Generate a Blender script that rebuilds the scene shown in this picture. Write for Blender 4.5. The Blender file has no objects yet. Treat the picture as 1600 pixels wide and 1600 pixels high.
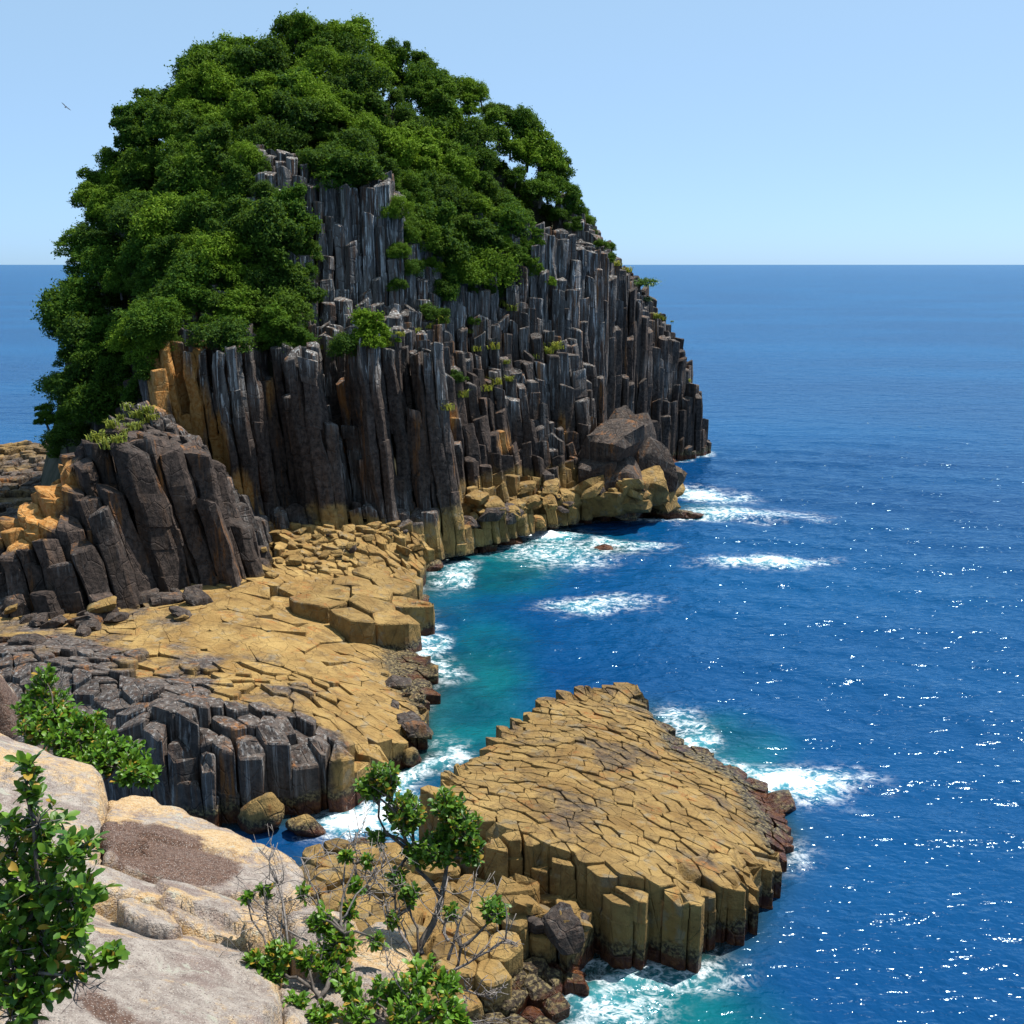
import bpy, math, random, time
import numpy as np
from mathutils import Vector, Matrix
from mathutils.geometry import delaunay_2d_cdt
T0 = time.time()
random.seed(7); RNG = np.random.default_rng(7)
sc = bpy.context.scene
COL = sc.collection

# ------------------------------------------------------------------ camera, sky, sun, exposure
CAM_H = 35.0
FPX = 1716.0                                   # focal length in pixels of the 1600 px photograph
PITCH = math.atan(387.0 / FPX)
cam_data = bpy.data.cameras.new('camera'); cam = bpy.data.objects.new('camera', cam_data); COL.objects.link(cam)
cam.location = (0, 0, CAM_H); cam.rotation_euler = (math.pi / 2 - PITCH, 0, 0)
cam_data.sensor_width = 36.0; cam_data.lens = 36.0 * FPX / 1600.0
cam_data.clip_start = 0.05; cam_data.clip_end = 200000.0
sc.camera = cam

SUN_AZ, SUN_EL = math.radians(56), math.radians(65)      # azimuth clockwise from the view direction
world = bpy.data.worlds.new('World'); sc.world = world; world.use_nodes = True
wn = world.node_tree; wn.nodes.clear()
sky = wn.nodes.new('ShaderNodeTexSky'); sky.sky_type = 'NISHITA'; sky.sun_disc = False
sky.sun_elevation = SUN_EL; sky.sun_rotation = SUN_AZ
sky.altitude = 0; sky.air_density = 0.25; sky.dust_density = 1.1; sky.ozone_density = 5.0
bg = wn.nodes.new('ShaderNodeBackground'); bg.inputs['Strength'].default_value = 0.15
wo = wn.nodes.new('ShaderNodeOutputWorld')
wb = wn.nodes.new('ShaderNodeMix'); wb.data_type = 'RGBA'; wb.blend_type = 'MULTIPLY'; wb.inputs[0].default_value = 1.0; wb.inputs[7].default_value = (.93, 1.10, 1.14, 1)   # camera white balance
wn.links.new(sky.outputs[0], wb.inputs[6]); hz = wn.nodes.new('ShaderNodeMix'); hz.data_type = 'RGBA'; hz.inputs[0].default_value = .6; hz.inputs[7].default_value = (2.2, 3.35, 4.4, 1)   # even summer haze over the whole sky
wn.links.new(wb.outputs[2], hz.inputs[6]); wn.links.new(hz.outputs[2], bg.inputs[0]); wn.links.new(bg.outputs[0], wo.inputs[0])
sun_data = bpy.data.lights.new('sun', 'SUN'); sun = bpy.data.objects.new('sun', sun_data); COL.objects.link(sun)
sdir = Vector((math.sin(SUN_AZ) * math.cos(SUN_EL), math.cos(SUN_AZ) * math.cos(SUN_EL), math.sin(SUN_EL)))
sun.rotation_euler = sdir.to_track_quat('Z', 'Y').to_euler(); sun.location = (60, 60, 120)
sun_data.energy = 5.0; sun_data.angle = math.radians(0.5); sun_data.color = (1.0, 0.95, 0.87)
sc.view_settings.view_transform = 'Standard'; sc.view_settings.look = 'None'
sc.view_settings.exposure = 0.68; sc.view_settings.gamma = 1.0; sc.view_settings.use_curve_mapping = False
sc.cycles.max_bounces = 5; sc.cycles.diffuse_bounces = 2; sc.cycles.glossy_bounces = 2
sc.cycles.transparent_max_bounces = 6; sc.cycles.transmission_bounces = 2
sc.cycles.sample_clamp_indirect = 4.0; sc.cycles.caustics_reflective = False; sc.cycles.caustics_refractive = False

# ------------------------------------------------------------------ survey helpers: where a sighted point stands
def ray(px, py):
    u = (px - 800) / FPX; v = (800 - py) / FPX
    return (u, math.cos(PITCH) + v * math.sin(PITCH), -math.sin(PITCH) + v * math.cos(PITCH))
def atz(px, py, z):
    r = ray(px, py); t = (z - CAM_H) / r[2]; return (r[0] * t, r[1] * t, z)
def aty(px, py, Y):
    r = ray(px, py); t = Y / r[1]; return (r[0] * t, Y, CAM_H + r[2] * t)
def project(P):
    P = np.asarray(P, float); d = P - np.array([0, 0, CAM_H])
    f = d[..., 1] * math.cos(PITCH) - d[..., 2] * math.sin(PITCH); f = np.where(np.abs(f) < 1e-6, 1e-6, f)
    up = d[..., 1] * math.sin(PITCH) + d[..., 2] * math.cos(PITCH)
    return 800 + FPX * d[..., 0] / f, 800 - FPX * up / f

# ------------------------------------------------------------------ numpy noise
def _hash(ix, iy, iz, seed):
    h = (ix.astype(np.int64) * 374761393 + iy.astype(np.int64) * 668265263 + iz.astype(np.int64) * 2147483647 + seed * 974711) & 0xffffffff
    h = ((h ^ (h >> 13)) * 1274126177) & 0xffffffff
    h = (h ^ (h >> 16)) & 0xffffffff
    return h / 2147483647.5 - 1.0
def vnoise(P, seed=0):
    P = np.asarray(P, float)
    if P.shape[1] == 2: P = np.column_stack([P, np.zeros(len(P))])
    i = np.floor(P); f = P - i; f = f * f * f * (f * (f * 6 - 15) + 10); i = i.astype(np.int64)
    r = 0
    for dx in (0, 1):
        wx = f[:, 0] if dx else 1 - f[:, 0]
        for dy in (0, 1):
            wy = f[:, 1] if dy else 1 - f[:, 1]
            for dz in (0, 1):
                wz = f[:, 2] if dz else 1 - f[:, 2]
                r = r + wx * wy * wz * _hash(i[:, 0] + dx, i[:, 1] + dy, i[:, 2] + dz, seed)
    return r
def fbm(P, octv=4, seed=0, gain=.5):
    P = np.asarray(P, float); r = 0; a = 1; s = 0
    for o in range(octv):
        r = r + a * vnoise(P * 2 ** o + 17.3 * o, seed + o); s += a; a *= gain
    return r / s
def sstep(a, b, x):
    t = np.clip((x - a) / (b - a), 0, 1); return t * t * (3 - 2 * t)
def inpoly(poly, X, Y):
    X = np.asarray(X, float); Y = np.asarray(Y, float); c = np.zeros(X.shape, bool); n = len(poly)
    for k in range(n):
        x1, y1 = poly[k][0], poly[k][1]; x2, y2 = poly[(k + 1) % n][0], poly[(k + 1) % n][1]
        if y1 == y2: continue
        cond = ((y1 > Y) != (y2 > Y)) & (X < (x2 - x1) * (Y - y1) / (y2 - y1) + x1)
        c ^= cond
    return c
def edge_dist(poly, X, Y):
    d = np.full(X.shape, 1e9); n = len(poly)
    for k in range(n):
        x1, y1 = poly[k][0], poly[k][1]; x2, y2 = poly[(k + 1) % n][0], poly[(k + 1) % n][1]
        L = (x2 - x1) ** 2 + (y2 - y1) ** 2 + 1e-9
        t = np.clip(((X - x1) * (x2 - x1) + (Y - y1) * (y2 - y1)) / L, 0, 1)
        d = np.minimum(d, np.hypot(X - x1 - t * (x2 - x1), Y - y1 - t * (y2 - y1)))
    return d
class TIN:
    def __init__(s, pts):
        s.P = np.array(pts, float)
        r = delaunay_2d_cdt([Vector((p[0], p[1])) for p in s.P], [], [], 0, 1e-5)
        s.V = np.array([(v.x, v.y) for v in r[0]]); orig = r[3]
        s.Z = np.array([s.P[o[0], 2] for o in orig]); s.T = np.array(r[2])
    def __call__(s, X, Y):
        X = np.asarray(X, float).ravel(); Y = np.asarray(Y, float).ravel()
        out = np.full(X.shape, np.nan); best = np.full(X.shape, -1e9)
        for t in s.T:
            (x1, y1), (x2, y2), (x3, y3) = s.V[t]
            d = (y2 - y3) * (x1 - x3) + (x3 - x2) * (y1 - y3)
            if abs(d) < 1e-9: continue
            a = ((y2 - y3) * (X - x3) + (x3 - x2) * (Y - y3)) / d
            b = ((y3 - y1) * (X - x3) + (x1 - x3) * (Y - y3)) / d
            c = 1 - a - b; m = np.minimum(np.minimum(a, b), c); w = m > np.maximum(best, -1e-6)
            out[w] = (a * s.Z[t[0]] + b * s.Z[t[1]] + c * s.Z[t[2]])[w]; best[w] = m[w]
        bad = np.isnan(out)
        if bad.any():
            q = np.argmin((X[bad][:, None] - s.V[:, 0]) ** 2 + (Y[bad][:, None] - s.V[:, 1]) ** 2, 1); out[bad] = s.Z[q]
        return out

# ------------------------------------------------------------------ object helpers
def empty(name, loc, label=None, cat=None, group=None, kind=None):
    o = bpy.data.objects.new(name, None); COL.objects.link(o); o.location = loc; o.empty_display_size = 0.2
    tag(o, label, cat, group, kind); return o
def tag(o, label=None, cat=None, group=None, kind=None):
    if label: o['label'] = label
    if cat: o['category'] = cat
    if group: o['group'] = group
    if kind: o['kind'] = kind
    return o
def mesh(name, V, Fs, mat, zone=None, smooth=False):
    me = bpy.data.meshes.new(name); me.from_pydata(np.asarray(V, float).tolist(), [], Fs)
    if mat: me.materials.append(mat)
    if zone is not None:
        a = me.attributes.new('zone', 'FLOAT_COLOR', 'POINT'); a.data.foreach_set('color', np.asarray(zone, np.float32).ravel())
    if smooth: me.polygons.foreach_set('use_smooth', np.ones(len(me.polygons), bool))
    me.update(); return me
def link(name, me, parent=None, loc=(0, 0, 0), rot=None, scale=None):
    o = bpy.data.objects.new(name, me); COL.objects.link(o)
    o.location = loc
    if rot is not None: o.rotation_euler = rot
    if scale is not None: o.scale = scale
    if parent: o.parent = parent
    return o

# ------------------------------------------------------------------ material helpers
class NT:
    def __init__(s, name):
        s.m = bpy.data.materials.new(name); s.m.use_nodes = True; s.t = s.m.node_tree; s.t.nodes.clear()
        s.out = s.n('OutputMaterial')
    def n(s, typ, **kw):
        x = s.t.nodes.new('ShaderNode' + typ)
        for k, v in kw.items(): setattr(x, k, v)
        return x
    def l(s, a, b): s.t.links.new(a, b)
    def put(s, sock, v):
        if hasattr(v, 'is_linked') or hasattr(v, 'links'): s.l(v, sock)
        else: sock.default_value = v
    def math(s, op, a, b=0.0, clamp=False):
        x = s.n('Math', operation=op, use_clamp=clamp); s.put(x.inputs[0], a); s.put(x.inputs[1], b); return x.outputs[0]
    def mix(s, f, a, b, blend='MIX'):
        x = s.n('Mix', data_type='RGBA', blend_type=blend); s.put(x.inputs[0], f)
        s.put(x.inputs[6], a if hasattr(a, 'links') else (*a, 1)); s.put(x.inputs[7], b if hasattr(b, 'links') else (*b, 1)); return x.outputs[2]
    def rng(s, v, a, b, c=0.0, d=1.0):
        x = s.n('MapRange', interpolation_type='SMOOTHSTEP'); s.put(x.inputs[0], v)
        for i, q in enumerate((a, b, c, d)): x.inputs[i + 1].default_value = q
        return x.outputs[0]
    def pos(s, scale=(1, 1, 1), off=(0, 0, 0)):
        g = s.n('NewGeometry'); x = s.n('Mapping'); x.inputs['Scale'].default_value = scale; x.inputs['Location'].default_value = off
        s.l(g.outputs['Position'], x.inputs[0]); return x.outputs[0]
    def noise(s, vec, scale, detail=4, rough=.55, dist=0.0):
        x = s.n('TexNoise'); s.l(vec, x.inputs['Vector']); x.inputs['Scale'].default_value = scale
        x.inputs['Detail'].default_value = detail; x.inputs['Roughness'].default_value = rough; x.inputs['Distortion'].default_value = dist
        return x.outputs[0]
    def voro(s, vec, scale, feature='F1'):
        x = s.n('TexVoronoi', feature=feature); s.l(vec, x.inputs['Vector']); x.inputs['Scale'].default_value = scale; return x.outputs[0]
    def zone(s):
        a = s.n('Attribute', attribute_name='zone'); b = s.n('SeparateColor'); s.l(a.outputs['Color'], b.inputs[0]); return b.outputs[0], b.outputs[1], b.outputs[2], a.outputs['Alpha']
    def bump(s, h, strength, dist, normal=None):
        b = s.n('Bump'); s.l(h, b.inputs['Height']); b.inputs['Strength'].default_value = strength; b.inputs['Distance'].default_value = dist
        if normal is not None: s.l(normal, b.inputs['Normal'])
        return b.outputs[0]
    def principled(s, col, rough, spec=.3, normal=None):
        p = s.n('BsdfPrincipled'); s.put(p.inputs['Base Color'], col if hasattr(col, 'links') else (*col, 1)); s.put(p.inputs['Roughness'], rough)
        p.inputs['Specular IOR Level'].default_value = spec
        if normal is not None: s.l(normal, p.inputs['Normal'])
        return p.outputs[0]
    def done(s, sh): s.l(sh, s.out.inputs[0]); return s.m

def rock_material():
    t = NT('jointed_rock'); p = t.pos(); ps = t.pos((1, 1, .07)); ochre, orange, light, rnd = t.zone()
    n1 = t.noise(p, .35, 5, .6); n2 = t.noise(p, 2.2, 6, .65); ns = t.noise(ps, 1.1, 5, .6); ns2 = t.noise(ps, 2.6, 4, .6)
    sep = t.n('SeparateXYZ'); t.l(p, sep.inputs[0]); z = sep.outputs[2]
    g = t.mix(t.rng(n2, .3, .72), (.024, .017, .014), (.115, .082, .066))
    g = t.mix(t.math('MULTIPLY', t.rng(ns, .5, .68), .6), g, (.12, .070, .042))
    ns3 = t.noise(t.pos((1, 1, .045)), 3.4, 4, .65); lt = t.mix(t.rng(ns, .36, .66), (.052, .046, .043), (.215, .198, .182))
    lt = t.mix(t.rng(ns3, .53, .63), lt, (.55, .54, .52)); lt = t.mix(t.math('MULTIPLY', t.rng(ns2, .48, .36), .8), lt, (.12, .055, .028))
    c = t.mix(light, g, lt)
    oc = t.mix(t.rng(n1, .3, .7), (.265, .155, .046), (.40, .262, .092)); oc = t.mix(t.math('MULTIPLY', t.rng(t.noise(p, .55, 6, .7, .6), .48, .66), .75), oc, (.145, .085, .030))
    oc = t.mix(t.math('MULTIPLY', t.rng(t.noise(p, .9, 3), .56, .70), .6), oc, (.25, .215, .15))
    c = t.mix(t.rng(t.math('ADD', ochre, t.math('MULTIPLY', t.math('SUBTRACT', n2, .5), .7)), .25, .75), c, oc)
    og = t.mix(t.rng(n2, .35, .65), (.42, .17, .03), (.55, .30, .10))
    c = t.mix(t.rng(t.math('ADD', orange, t.math('MULTIPLY', t.math('SUBTRACT', ns, .5), 1.2)), .35, .8), c, og)
    c = t.mix(t.math('MULTIPLY', t.math('MULTIPLY', t.rng(t.noise(t.pos((1, 1, .10)), .42, 4, .6), .57, .66), t.rng(ns2, .40, .60)), .75), c, (.33, .13, .03)); v = t.math('ADD', .50, t.math('MULTIPLY', rnd, .40))
    hv = t.n('HueSaturation'); t.l(v, hv.inputs['Value']); t.l(c, hv.inputs['Color']); c = hv.outputs[0]
    zz = t.math('ADD', z, t.math('MULTIPLY', t.math('SUBTRACT', n1, .5), 2.2))
    zz = t.math('ADD', zz, t.math('MULTIPLY', t.math('SUBTRACT', n2, .5), 1.2))
    c = t.mix(t.rng(zz, 1.7, 1.0), c, t.mix(t.rng(t.noise(p, 5, 3), .45, .6), (.028, .020, .012), (.17, .13, .06)))      # barnacle belt
    c = t.mix(t.rng(zz, .95, .55), c, t.mix(t.rng(n2, .4, .65), (.045, .014, .008), (.12, .045, .015)))                  # red-brown weed belt
    crack = t.voro(t.pos((1, 1, .55)), .8, 'DISTANCE_TO_EDGE')
    h = t.math('ADD', t.math('MULTIPLY', n2, .8), t.math('MULTIPLY', t.noise(p, 9, 5, .7), .35))
    h = t.math('ADD', h, t.math('MULTIPLY', t.rng(crack, 0, .045), .3)); h = t.math('ADD', h, t.math('MULTIPLY', ns2, .5))
    h = t.math('ADD', h, t.math('MULTIPLY', t.noise(t.pos((1, 1, .35)), .9, 4, .6), .9)); nb = t.bump(h, 1.0, .24)
    return t.done(t.principled(c, t.rng(zz, .6, 1.6, .32, .85), .25, nb))
ROCK = rock_material()

def simple_mat(name, c1, c2, scale, rough=.9, bump=.4, bd=.05):
    t = NT(name); p = t.pos(); n = t.noise(p, scale, 5, .6)
    return t.done(t.principled(t.mix(t.rng(n, .3, .7), c1, c2), rough, .2, t.bump(n, bump, bd)))
SOIL = simple_mat('forest_soil', (.018, .022, .010), (.05, .045, .025), .8)
SEABED = simple_mat('seabed_rock', (.03, .03, .02), (.10, .085, .05), .4)
LITTER = simple_mat('leaf_litter', (.05, .035, .022), (.20, .13, .075), 14, bump=.8, bd=.03)
BARK = simple_mat('bark', (.05, .042, .036), (.14, .12, .105), 30, bump=.5, bd=.004)
TWIG = simple_mat('twig_bark', (.10, .085, .075), (.26, .23, .21), 60, bump=.3, bd=.002)

def leaf_material(name, dark, mid, bright, nscale, rough=.45, transl=.3, spec=.35, yellow=None):
    t = NT(name); p = t.pos(); oi = t.n('ObjectInfo'); n = t.noise(p, nscale, 3, .6)
    c = t.mix(t.rng(n, .3, .7), dark, mid); c = t.mix(t.rng(t.math('ADD', t.math('MULTIPLY', oi.outputs['Random'], .7), t.math('MULTIPLY', n, .4)), .45, 1.0), c, bright)
    c = t.mix(t.math('MULTIPLY', t.math('LESS_THAN', t.math('FRACT', t.math('MULTIPLY', oi.outputs['Random'], 7.13)), .28), .7), c, (dark[0] * .9, dark[1] * .95, dark[2] * 1.5))
    geo = t.n('NewGeometry')
    c = t.mix(t.math('MULTIPLY', geo.outputs['Random Per Island'], .45), c, bright)
    if yellow: c = t.mix(t.math('GREATER_THAN', geo.outputs['Random Per Island'], .91), c, yellow)
    a = t.principled(c, rough, spec); tr = t.n('BsdfTranslucent')
    t.l(t.mix(.5, c, bright, 'MIX'), tr.inputs[0]); mx = t.n('MixShader'); mx.inputs[0].default_value = transl
    t.l(a, mx.inputs[1]); t.l(tr.outputs[0], mx.inputs[2]); return t.done(mx.outputs[0])
FOREST = leaf_material('forest_leaves', (.008, .036, .008), (.026, .086, .010), (.145, .240, .015), .12, .75, .30, .10)
PINE = leaf_material('pine_needles', (.020, .060, .014), (.045, .110, .02), (.085, .16, .03), .5)
GRASS = leaf_material('ledge_grass', (.10, .15, .02), (.20, .24, .03), (.33, .33, .05), .6, .6, .3, .2)
SHRUBL = leaf_material('shrub_leaves', (.030, .095, .010), (.075, .20, .014), (.22, .36, .03), 9.0, .42, .3, .3, (.35, .22, .03))

# ------------------------------------------------------------------ jointed rock: polygonal columns
def clip_half(poly, nx, ny, d):
    out = []; n = len(poly)
    for k in range(n):
        a = poly[k]; b = poly[(k + 1) % n]
        da = a[0] * nx + a[1] * ny - d; db = b[0] * nx + b[1] * ny - d
        if da <= 0: out.append(a)
        if (da < 0 < db) or (db < 0 < da):
            t = da / (da - db); out.append((a[0] + t * (b[0] - a[0]), a[1] + t * (b[1] - a[1])))
    return out
def poisson(poly, radius, seed, grow=0.0, tries=None, var=0.0):
    """jittered triangular sites of variable spacing inside a plan polygon"""
    r = np.random.default_rng(seed); P = np.array([(p[0], p[1]) for p in poly]); lo = P.min(0) - grow; hi = P.max(0) + grow
    rf = radius if callable(radius) else (lambda x, y: radius)
    rmin = min(rf(x, y) for x in np.linspace(lo[0], hi[0], 14) for y in np.linspace(lo[1], hi[1], 14))
    N = tries or int((hi - lo).prod() / rmin ** 2 * 22)
    C = r.uniform(lo, hi, (N, 2)); ok = inpoly(poly, C[:, 0], C[:, 1])
    if grow: ok |= edge_dist(poly, C[:, 0], C[:, 1]) < grow
    C = C[ok]; rmin *= (1 - var) * .7; grid = {}; out = []; g = rmin
    for x, y in C.tolist():
        rr = rf(x, y) * r.uniform(1 - var, 1 + var * 1.3); k = int(math.ceil(rr / g)); gx, gy = int(x // g), int(y // g); good = True
        for a in range(gx - k, gx + k + 1):
            for b in range(gy - k, gy + k + 1):
                q = grid.get((a, b))
                if q and (q[0] - x) ** 2 + (q[1] - y) ** 2 < rr * rr: good = False; break
            if not good: break
        if good: grid[(gx, gy)] = (x, y); out.append((x, y))
    return np.array(out)
def voronoi(S, reach, aniso=None):
    """cells of the sites; aniso = 2x2 matrix applied before measuring distance"""
    A = np.eye(2) if aniso is None else np.array(aniso); Q = S @ A.T; inv = np.linalg.inv(A); cells = []
    for i, (x, y) in enumerate(Q):
        d2 = ((Q - Q[i]) ** 2).sum(1); nb = np.argsort(d2)[1:26]
        poly = [(x - reach, y - reach), (x + reach, y - reach), (x + reach, y + reach), (x - reach, y + reach)]; near = []
        for j in nb:
            nx, ny = Q[j] - Q[i]; d = (Q[j] @ Q[j] - Q[i] @ Q[i]) / 2
            p2 = clip_half(poly, nx, ny, d)
            if len(p2) != len(poly) or p2 != poly: near.append(int(j))
            poly = p2
            if len(poly) < 3: break
        if len(poly) < 3: cells.append((None, near)); continue
        pp = np.array(poly) @ inv.T; keep = [pp[0]]
        for q in pp[1:]:
            if np.hypot(*(q - keep[-1])) > .12: keep.append(q)
        if len(keep) > 3 and np.hypot(*(keep[0] - keep[-1])) <= .12: keep.pop()
        cells.append((np.array(keep) if len(keep) >= 3 else None, near))
    return cells
def column(poly, ztop, zbot, rnd, gap=.05, bev=.12, seg=1.6, wob=.10, joints=.25, tilt=(0, 0), topf=None, shift=None, cid=0):
    c = poly.mean(0); r = np.sqrt(((poly - c) ** 2).sum(1)).mean(); k = len(poly)
    poly = c + (poly - c) * max(.5, 1 - gap / r)
    P = []
    for i in range(k):
        v, a, b = poly[i], poly[i - 1], poly[(i + 1) % k]; t = rnd.uniform(.05, .16)
        P += [v + (a - v) * t, v + (b - v) * t]
    P = np.array(P); m = len(P); bev = min(bev, r * .35)
    tz = (lambda X: ztop + (X[:, 0] - c[0]) * tilt[0] + (X[:, 1] - c[1]) * tilt[1]) if topf is None else (lambda X: topf(X))
    zt = tz(P); hgt = max(.3, float(zt.mean()) - zbot)
    n = max(1, min(16, int(hgt / seg))); fr = [0.0]; sc_ = [1.0]; off = [(0, 0)]; s = 1.0; of = (0., 0.)
    for q in range(1, n):
        f = (q + rnd.uniform(-.3, .3)) / n
        if rnd.random() < joints:
            fr.append(f - .03 / hgt); sc_.append(s); off.append(of)
            s = 1 + rnd.uniform(-.16, .03); of = (rnd.uniform(-.10, .10) * r, rnd.uniform(-.10, .10) * r)
            fr.append(f + .03 / hgt); sc_.append(s); off.append(of)
        else: fr.append(f); sc_.append(s); off.append(of)
    V = []
    for f, ss, o in zip(fr, sc_, off):
        X = c + (P - c) * ss + o; V.append(np.column_stack([X, zbot + (zt - bev - zbot) * f]))
    V.append(np.column_stack([c + (P - c) * s + of, zt - bev]))
    X = c + (P - c) * (s * (1 - bev * .8 / r)) + of; V.append(np.column_stack([X, tz(X) if topf is not None else zt - .02]))
    X2 = c + (P - c) * (s * .5) + of; V.append(np.column_stack([X2, tz(X2)]))
    nr = len(V); V = np.vstack(V); cc = (c + of).reshape(1, 2); V = np.vstack([V, [[cc[0, 0], cc[0, 1], tz(cc)[0]]]])
    q = V * np.array([.55, .55, .22]) + cid * 3.71
    amp = wob * np.minimum(1, r)
    q2 = V * np.array([1.1, 1.1, .55]) + cid * 1.93; q3 = V * 2.6 + cid
    V[:, 0] += (vnoise(q, 3) + vnoise(q2, 5) * .6 + vnoise(q3, 15) * .28) * amp; V[:, 1] += (vnoise(q, 4) + vnoise(q2, 6) * .6 + vnoise(q3, 16) * .28) * amp
    V[-m * 2 - 1:, 2] += vnoise(V[-m * 2 - 1:] * .9 + cid, 8) * amp * .7
    if shift is not None: V = shift(V)
    F = []
    for a in range(nr - 1):
        for i in range(m):
            j = (i + 1) % m; F.append((a * m + i, a * m + j, (a + 1) * m + j, (a + 1) * m + i))
    top = (nr - 1) * m; F += [(top + i, top + (i + 1) % m, len(V) - 1) for i in range(m)]
    return V, F
def build_rock(thing, S, Hf, zone, part, base=-2.5, spacing=2.0, aniso=None, follow=0.0, hnoise=.6, hrand=.6, tiltr=.06, shift=None,
               gap=.05, bev=.12, seg=1.6, wob=.10, joints=.25, clip=None, seed=1, maxparts=300, skip=None, drop=1.2, offset_by=None, broken=None, tone=1.0, cgrow=0.0, pale=0.0, base_tone=.5, flat_at=9.0):
    rnd = random.Random(seed); cells = voronoi(S, spacing * 2.2, aniso); X, Y = S[:, 0], S[:, 1]
    h0 = Hf(X, Y); jit = np.array([rnd.uniform(-1, 1) for _ in S]); nz = np.round(vnoise(S * .13, seed) * 3.2) / 3.2 * .8 + .4 * vnoise(S * .35, seed + 1)
    off = hnoise * nz + hrand * jit
    ro = np.ones(len(S)) if offset_by is None else offset_by(X, Y); off = off * ro
    if broken: off = off - np.array([rnd.uniform(broken[1], broken[2]) if rnd.random() < broken[0] else 0 for _ in S]) * np.clip((h0 - broken[3]) / 12, 0, 1)
    top = h0 + off; inside = (inpoly(clip, X, Y) | (edge_dist(clip, X, Y) < cgrow)) if clip is not None else np.ones(len(S), bool)
    items = []
    for i, (poly, near) in enumerate(cells):
        if poly is None or not inside[i]: continue
        nb = [top[j] if inside[j] else base for j in near] or [base]
        zb = max(base, min(nb) - drop); exposed = top[i] - min(nb)
        if skip is not None and skip(X[i], Y[i], top[i], exposed): continue
        if any(not inside[j] for j in near): zb = base
        tf = None
        gr = abs(float(np.diff(Hf(np.array([X[i], X[i]]), np.array([Y[i] - .8, Y[i] + .8])))[0])) if follow > 0 else 0
        if follow > 0 and gr < flat_at:
            oi = off[i]; tlt = (rnd.uniform(-tiltr, tiltr), rnd.uniform(-tiltr, tiltr)); cx, cy = X[i], Y[i]
            tf = lambda Q, oi=oi, tlt=tlt, cx=cx, cy=cy, hc=h0[i]: hc + np.clip(Hf(Q[:, 0], Q[:, 1]) - hc, -.45, .45) + oi + (Q[:, 0] - cx) * tlt[0] + (Q[:, 1] - cy) * tlt[1]
        V, F = column(poly, top[i], zb, rnd, gap * (.35 + .65 * min(1.3, ro[i])), bev * (.3 + .7 * min(1.3, ro[i])), seg, wob * (.25 + .75 * min(1, ro[i])), joints, (rnd.gauss(0, 1) * tiltr, rnd.gauss(0, 1) * tiltr), tf, shift, i + seed * 100)
        px, py = project(V); size = (np.ptp(px) * np.ptp(py)) * (1 if exposed > -9 else 0)
        vis = max(.3, exposed) * 10 + size ** .5 * .2
        items.append((vis, V, F, base_tone + (rnd.random() - .5) * tone))
    items.sort(key=lambda q: -q[0]); org = np.array(thing.location); rest = []
    for k, (vis, V, F, rr) in enumerate(items):
        if k < maxparts:
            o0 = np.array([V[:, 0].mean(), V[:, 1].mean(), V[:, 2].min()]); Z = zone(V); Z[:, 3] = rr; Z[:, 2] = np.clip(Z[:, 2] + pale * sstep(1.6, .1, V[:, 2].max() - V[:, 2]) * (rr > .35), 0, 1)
            link(part, mesh(part, V - o0, F, ROCK, Z), thing, tuple(o0 - org))
        else: rest.append((V, F, rr))
    if rest:
        VV, FF, ZZ, n = [], [], [], 0
        for V, F, rr in rest:
            VV.append(V); FF += [tuple(a + n for a in f) for f in F]; n += len(V); z = zone(V); z[:, 3] = rr; ZZ.append(z)
        o = link(part + '_mass', mesh(part + '_mass', np.vstack(VV) - org, FF, ROCK, np.vstack(ZZ)), thing); o['kind'] = 'stuff'
    print(thing.name, 'cells', len(items), 'rest', len(rest), round(time.time() - T0, 1)); return items
def blob(P, spots):
    r = np.zeros(len(P))
    for (c, rad, s) in spots:
        d2 = ((P - np.array(c)) ** 2 / np.array(rad) ** 2).sum(1); r = np.maximum(r, s * np.exp(-d2))
    return r

# ------------------------------------------------------------------ the headland
def lean(V):
    V = V.copy(); d = np.clip(V[:, 2], -2, 24) - 5; w = sstep(20, 0, V[:, 0]); q = np.sign(d) * np.abs(d) ** 1.0
    V[:, 0] -= .11 * q * w; V[:, 1] += .04 * q * w; return V
def unlean(p):
    v = np.array([p], float); d = lean(v) - v; return tuple((v - d)[0])
def L(px, py, Y): return unlean(aty(px, py, Y))
foot = [(-62, 130, 3), (-50, 124, 6), (-40, 118.5, 8), (-33, 119, 7.5), (-26.5, 122, 6.5), (-17.5, 124.5, 6), (-11, 126.5, 5.5), (-6, 133, 3.6), (0, 140, 2.8),
        (6.5, 146, 2.6), (12, 151, 2.6), (13.2, 160, 2), (13.2, 171.8, 0), (20.7, 186.8, -1.5), (28.2, 196, -1.5), (35.2, 201.2, -1.5), (38, 206, -1.5)]
back = [(38, 214, -1.5), (30, 226, -1.5), (0, 238, -1.5), (-30, 230, -1.5), (-60, 210, -1.5), (-76, 185, -1.5), (-77, 160, -1.5), (-70, 142, -1)]
HEAD = foot + back
tier1 = [L(215, 640, 124.5), L(238, 565, 121), L(285, 545, 121), L(340, 540, 122), L(400, 545, 123.2), L(480, 560, 124.8), L(560, 560, 126.5), L(630, 545, 128.6),
         L(690, 640, 135.5), L(730, 690, 139.5), L(790, 700, 145.5), L(850, 690, 150), L(905, 690, 154)]
tier2 = [L(250, 530, 126), L(330, 525, 127), L(400, 525, 128.5), L(480, 530, 133), L(560, 520, 136), L(630, 500, 138), L(690, 510, 142), L(740, 590, 146), L(800, 600, 150), L(860, 560, 155), L(910, 545, 159)]
wallfoot = [L(490, 510, 139), L(550, 500, 140.5), L(610, 495, 142), L(660, 480, 146), L(720, 500, 151), L(780, 500, 156), L(840, 520, 160), L(890, 525, 163)]
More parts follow.
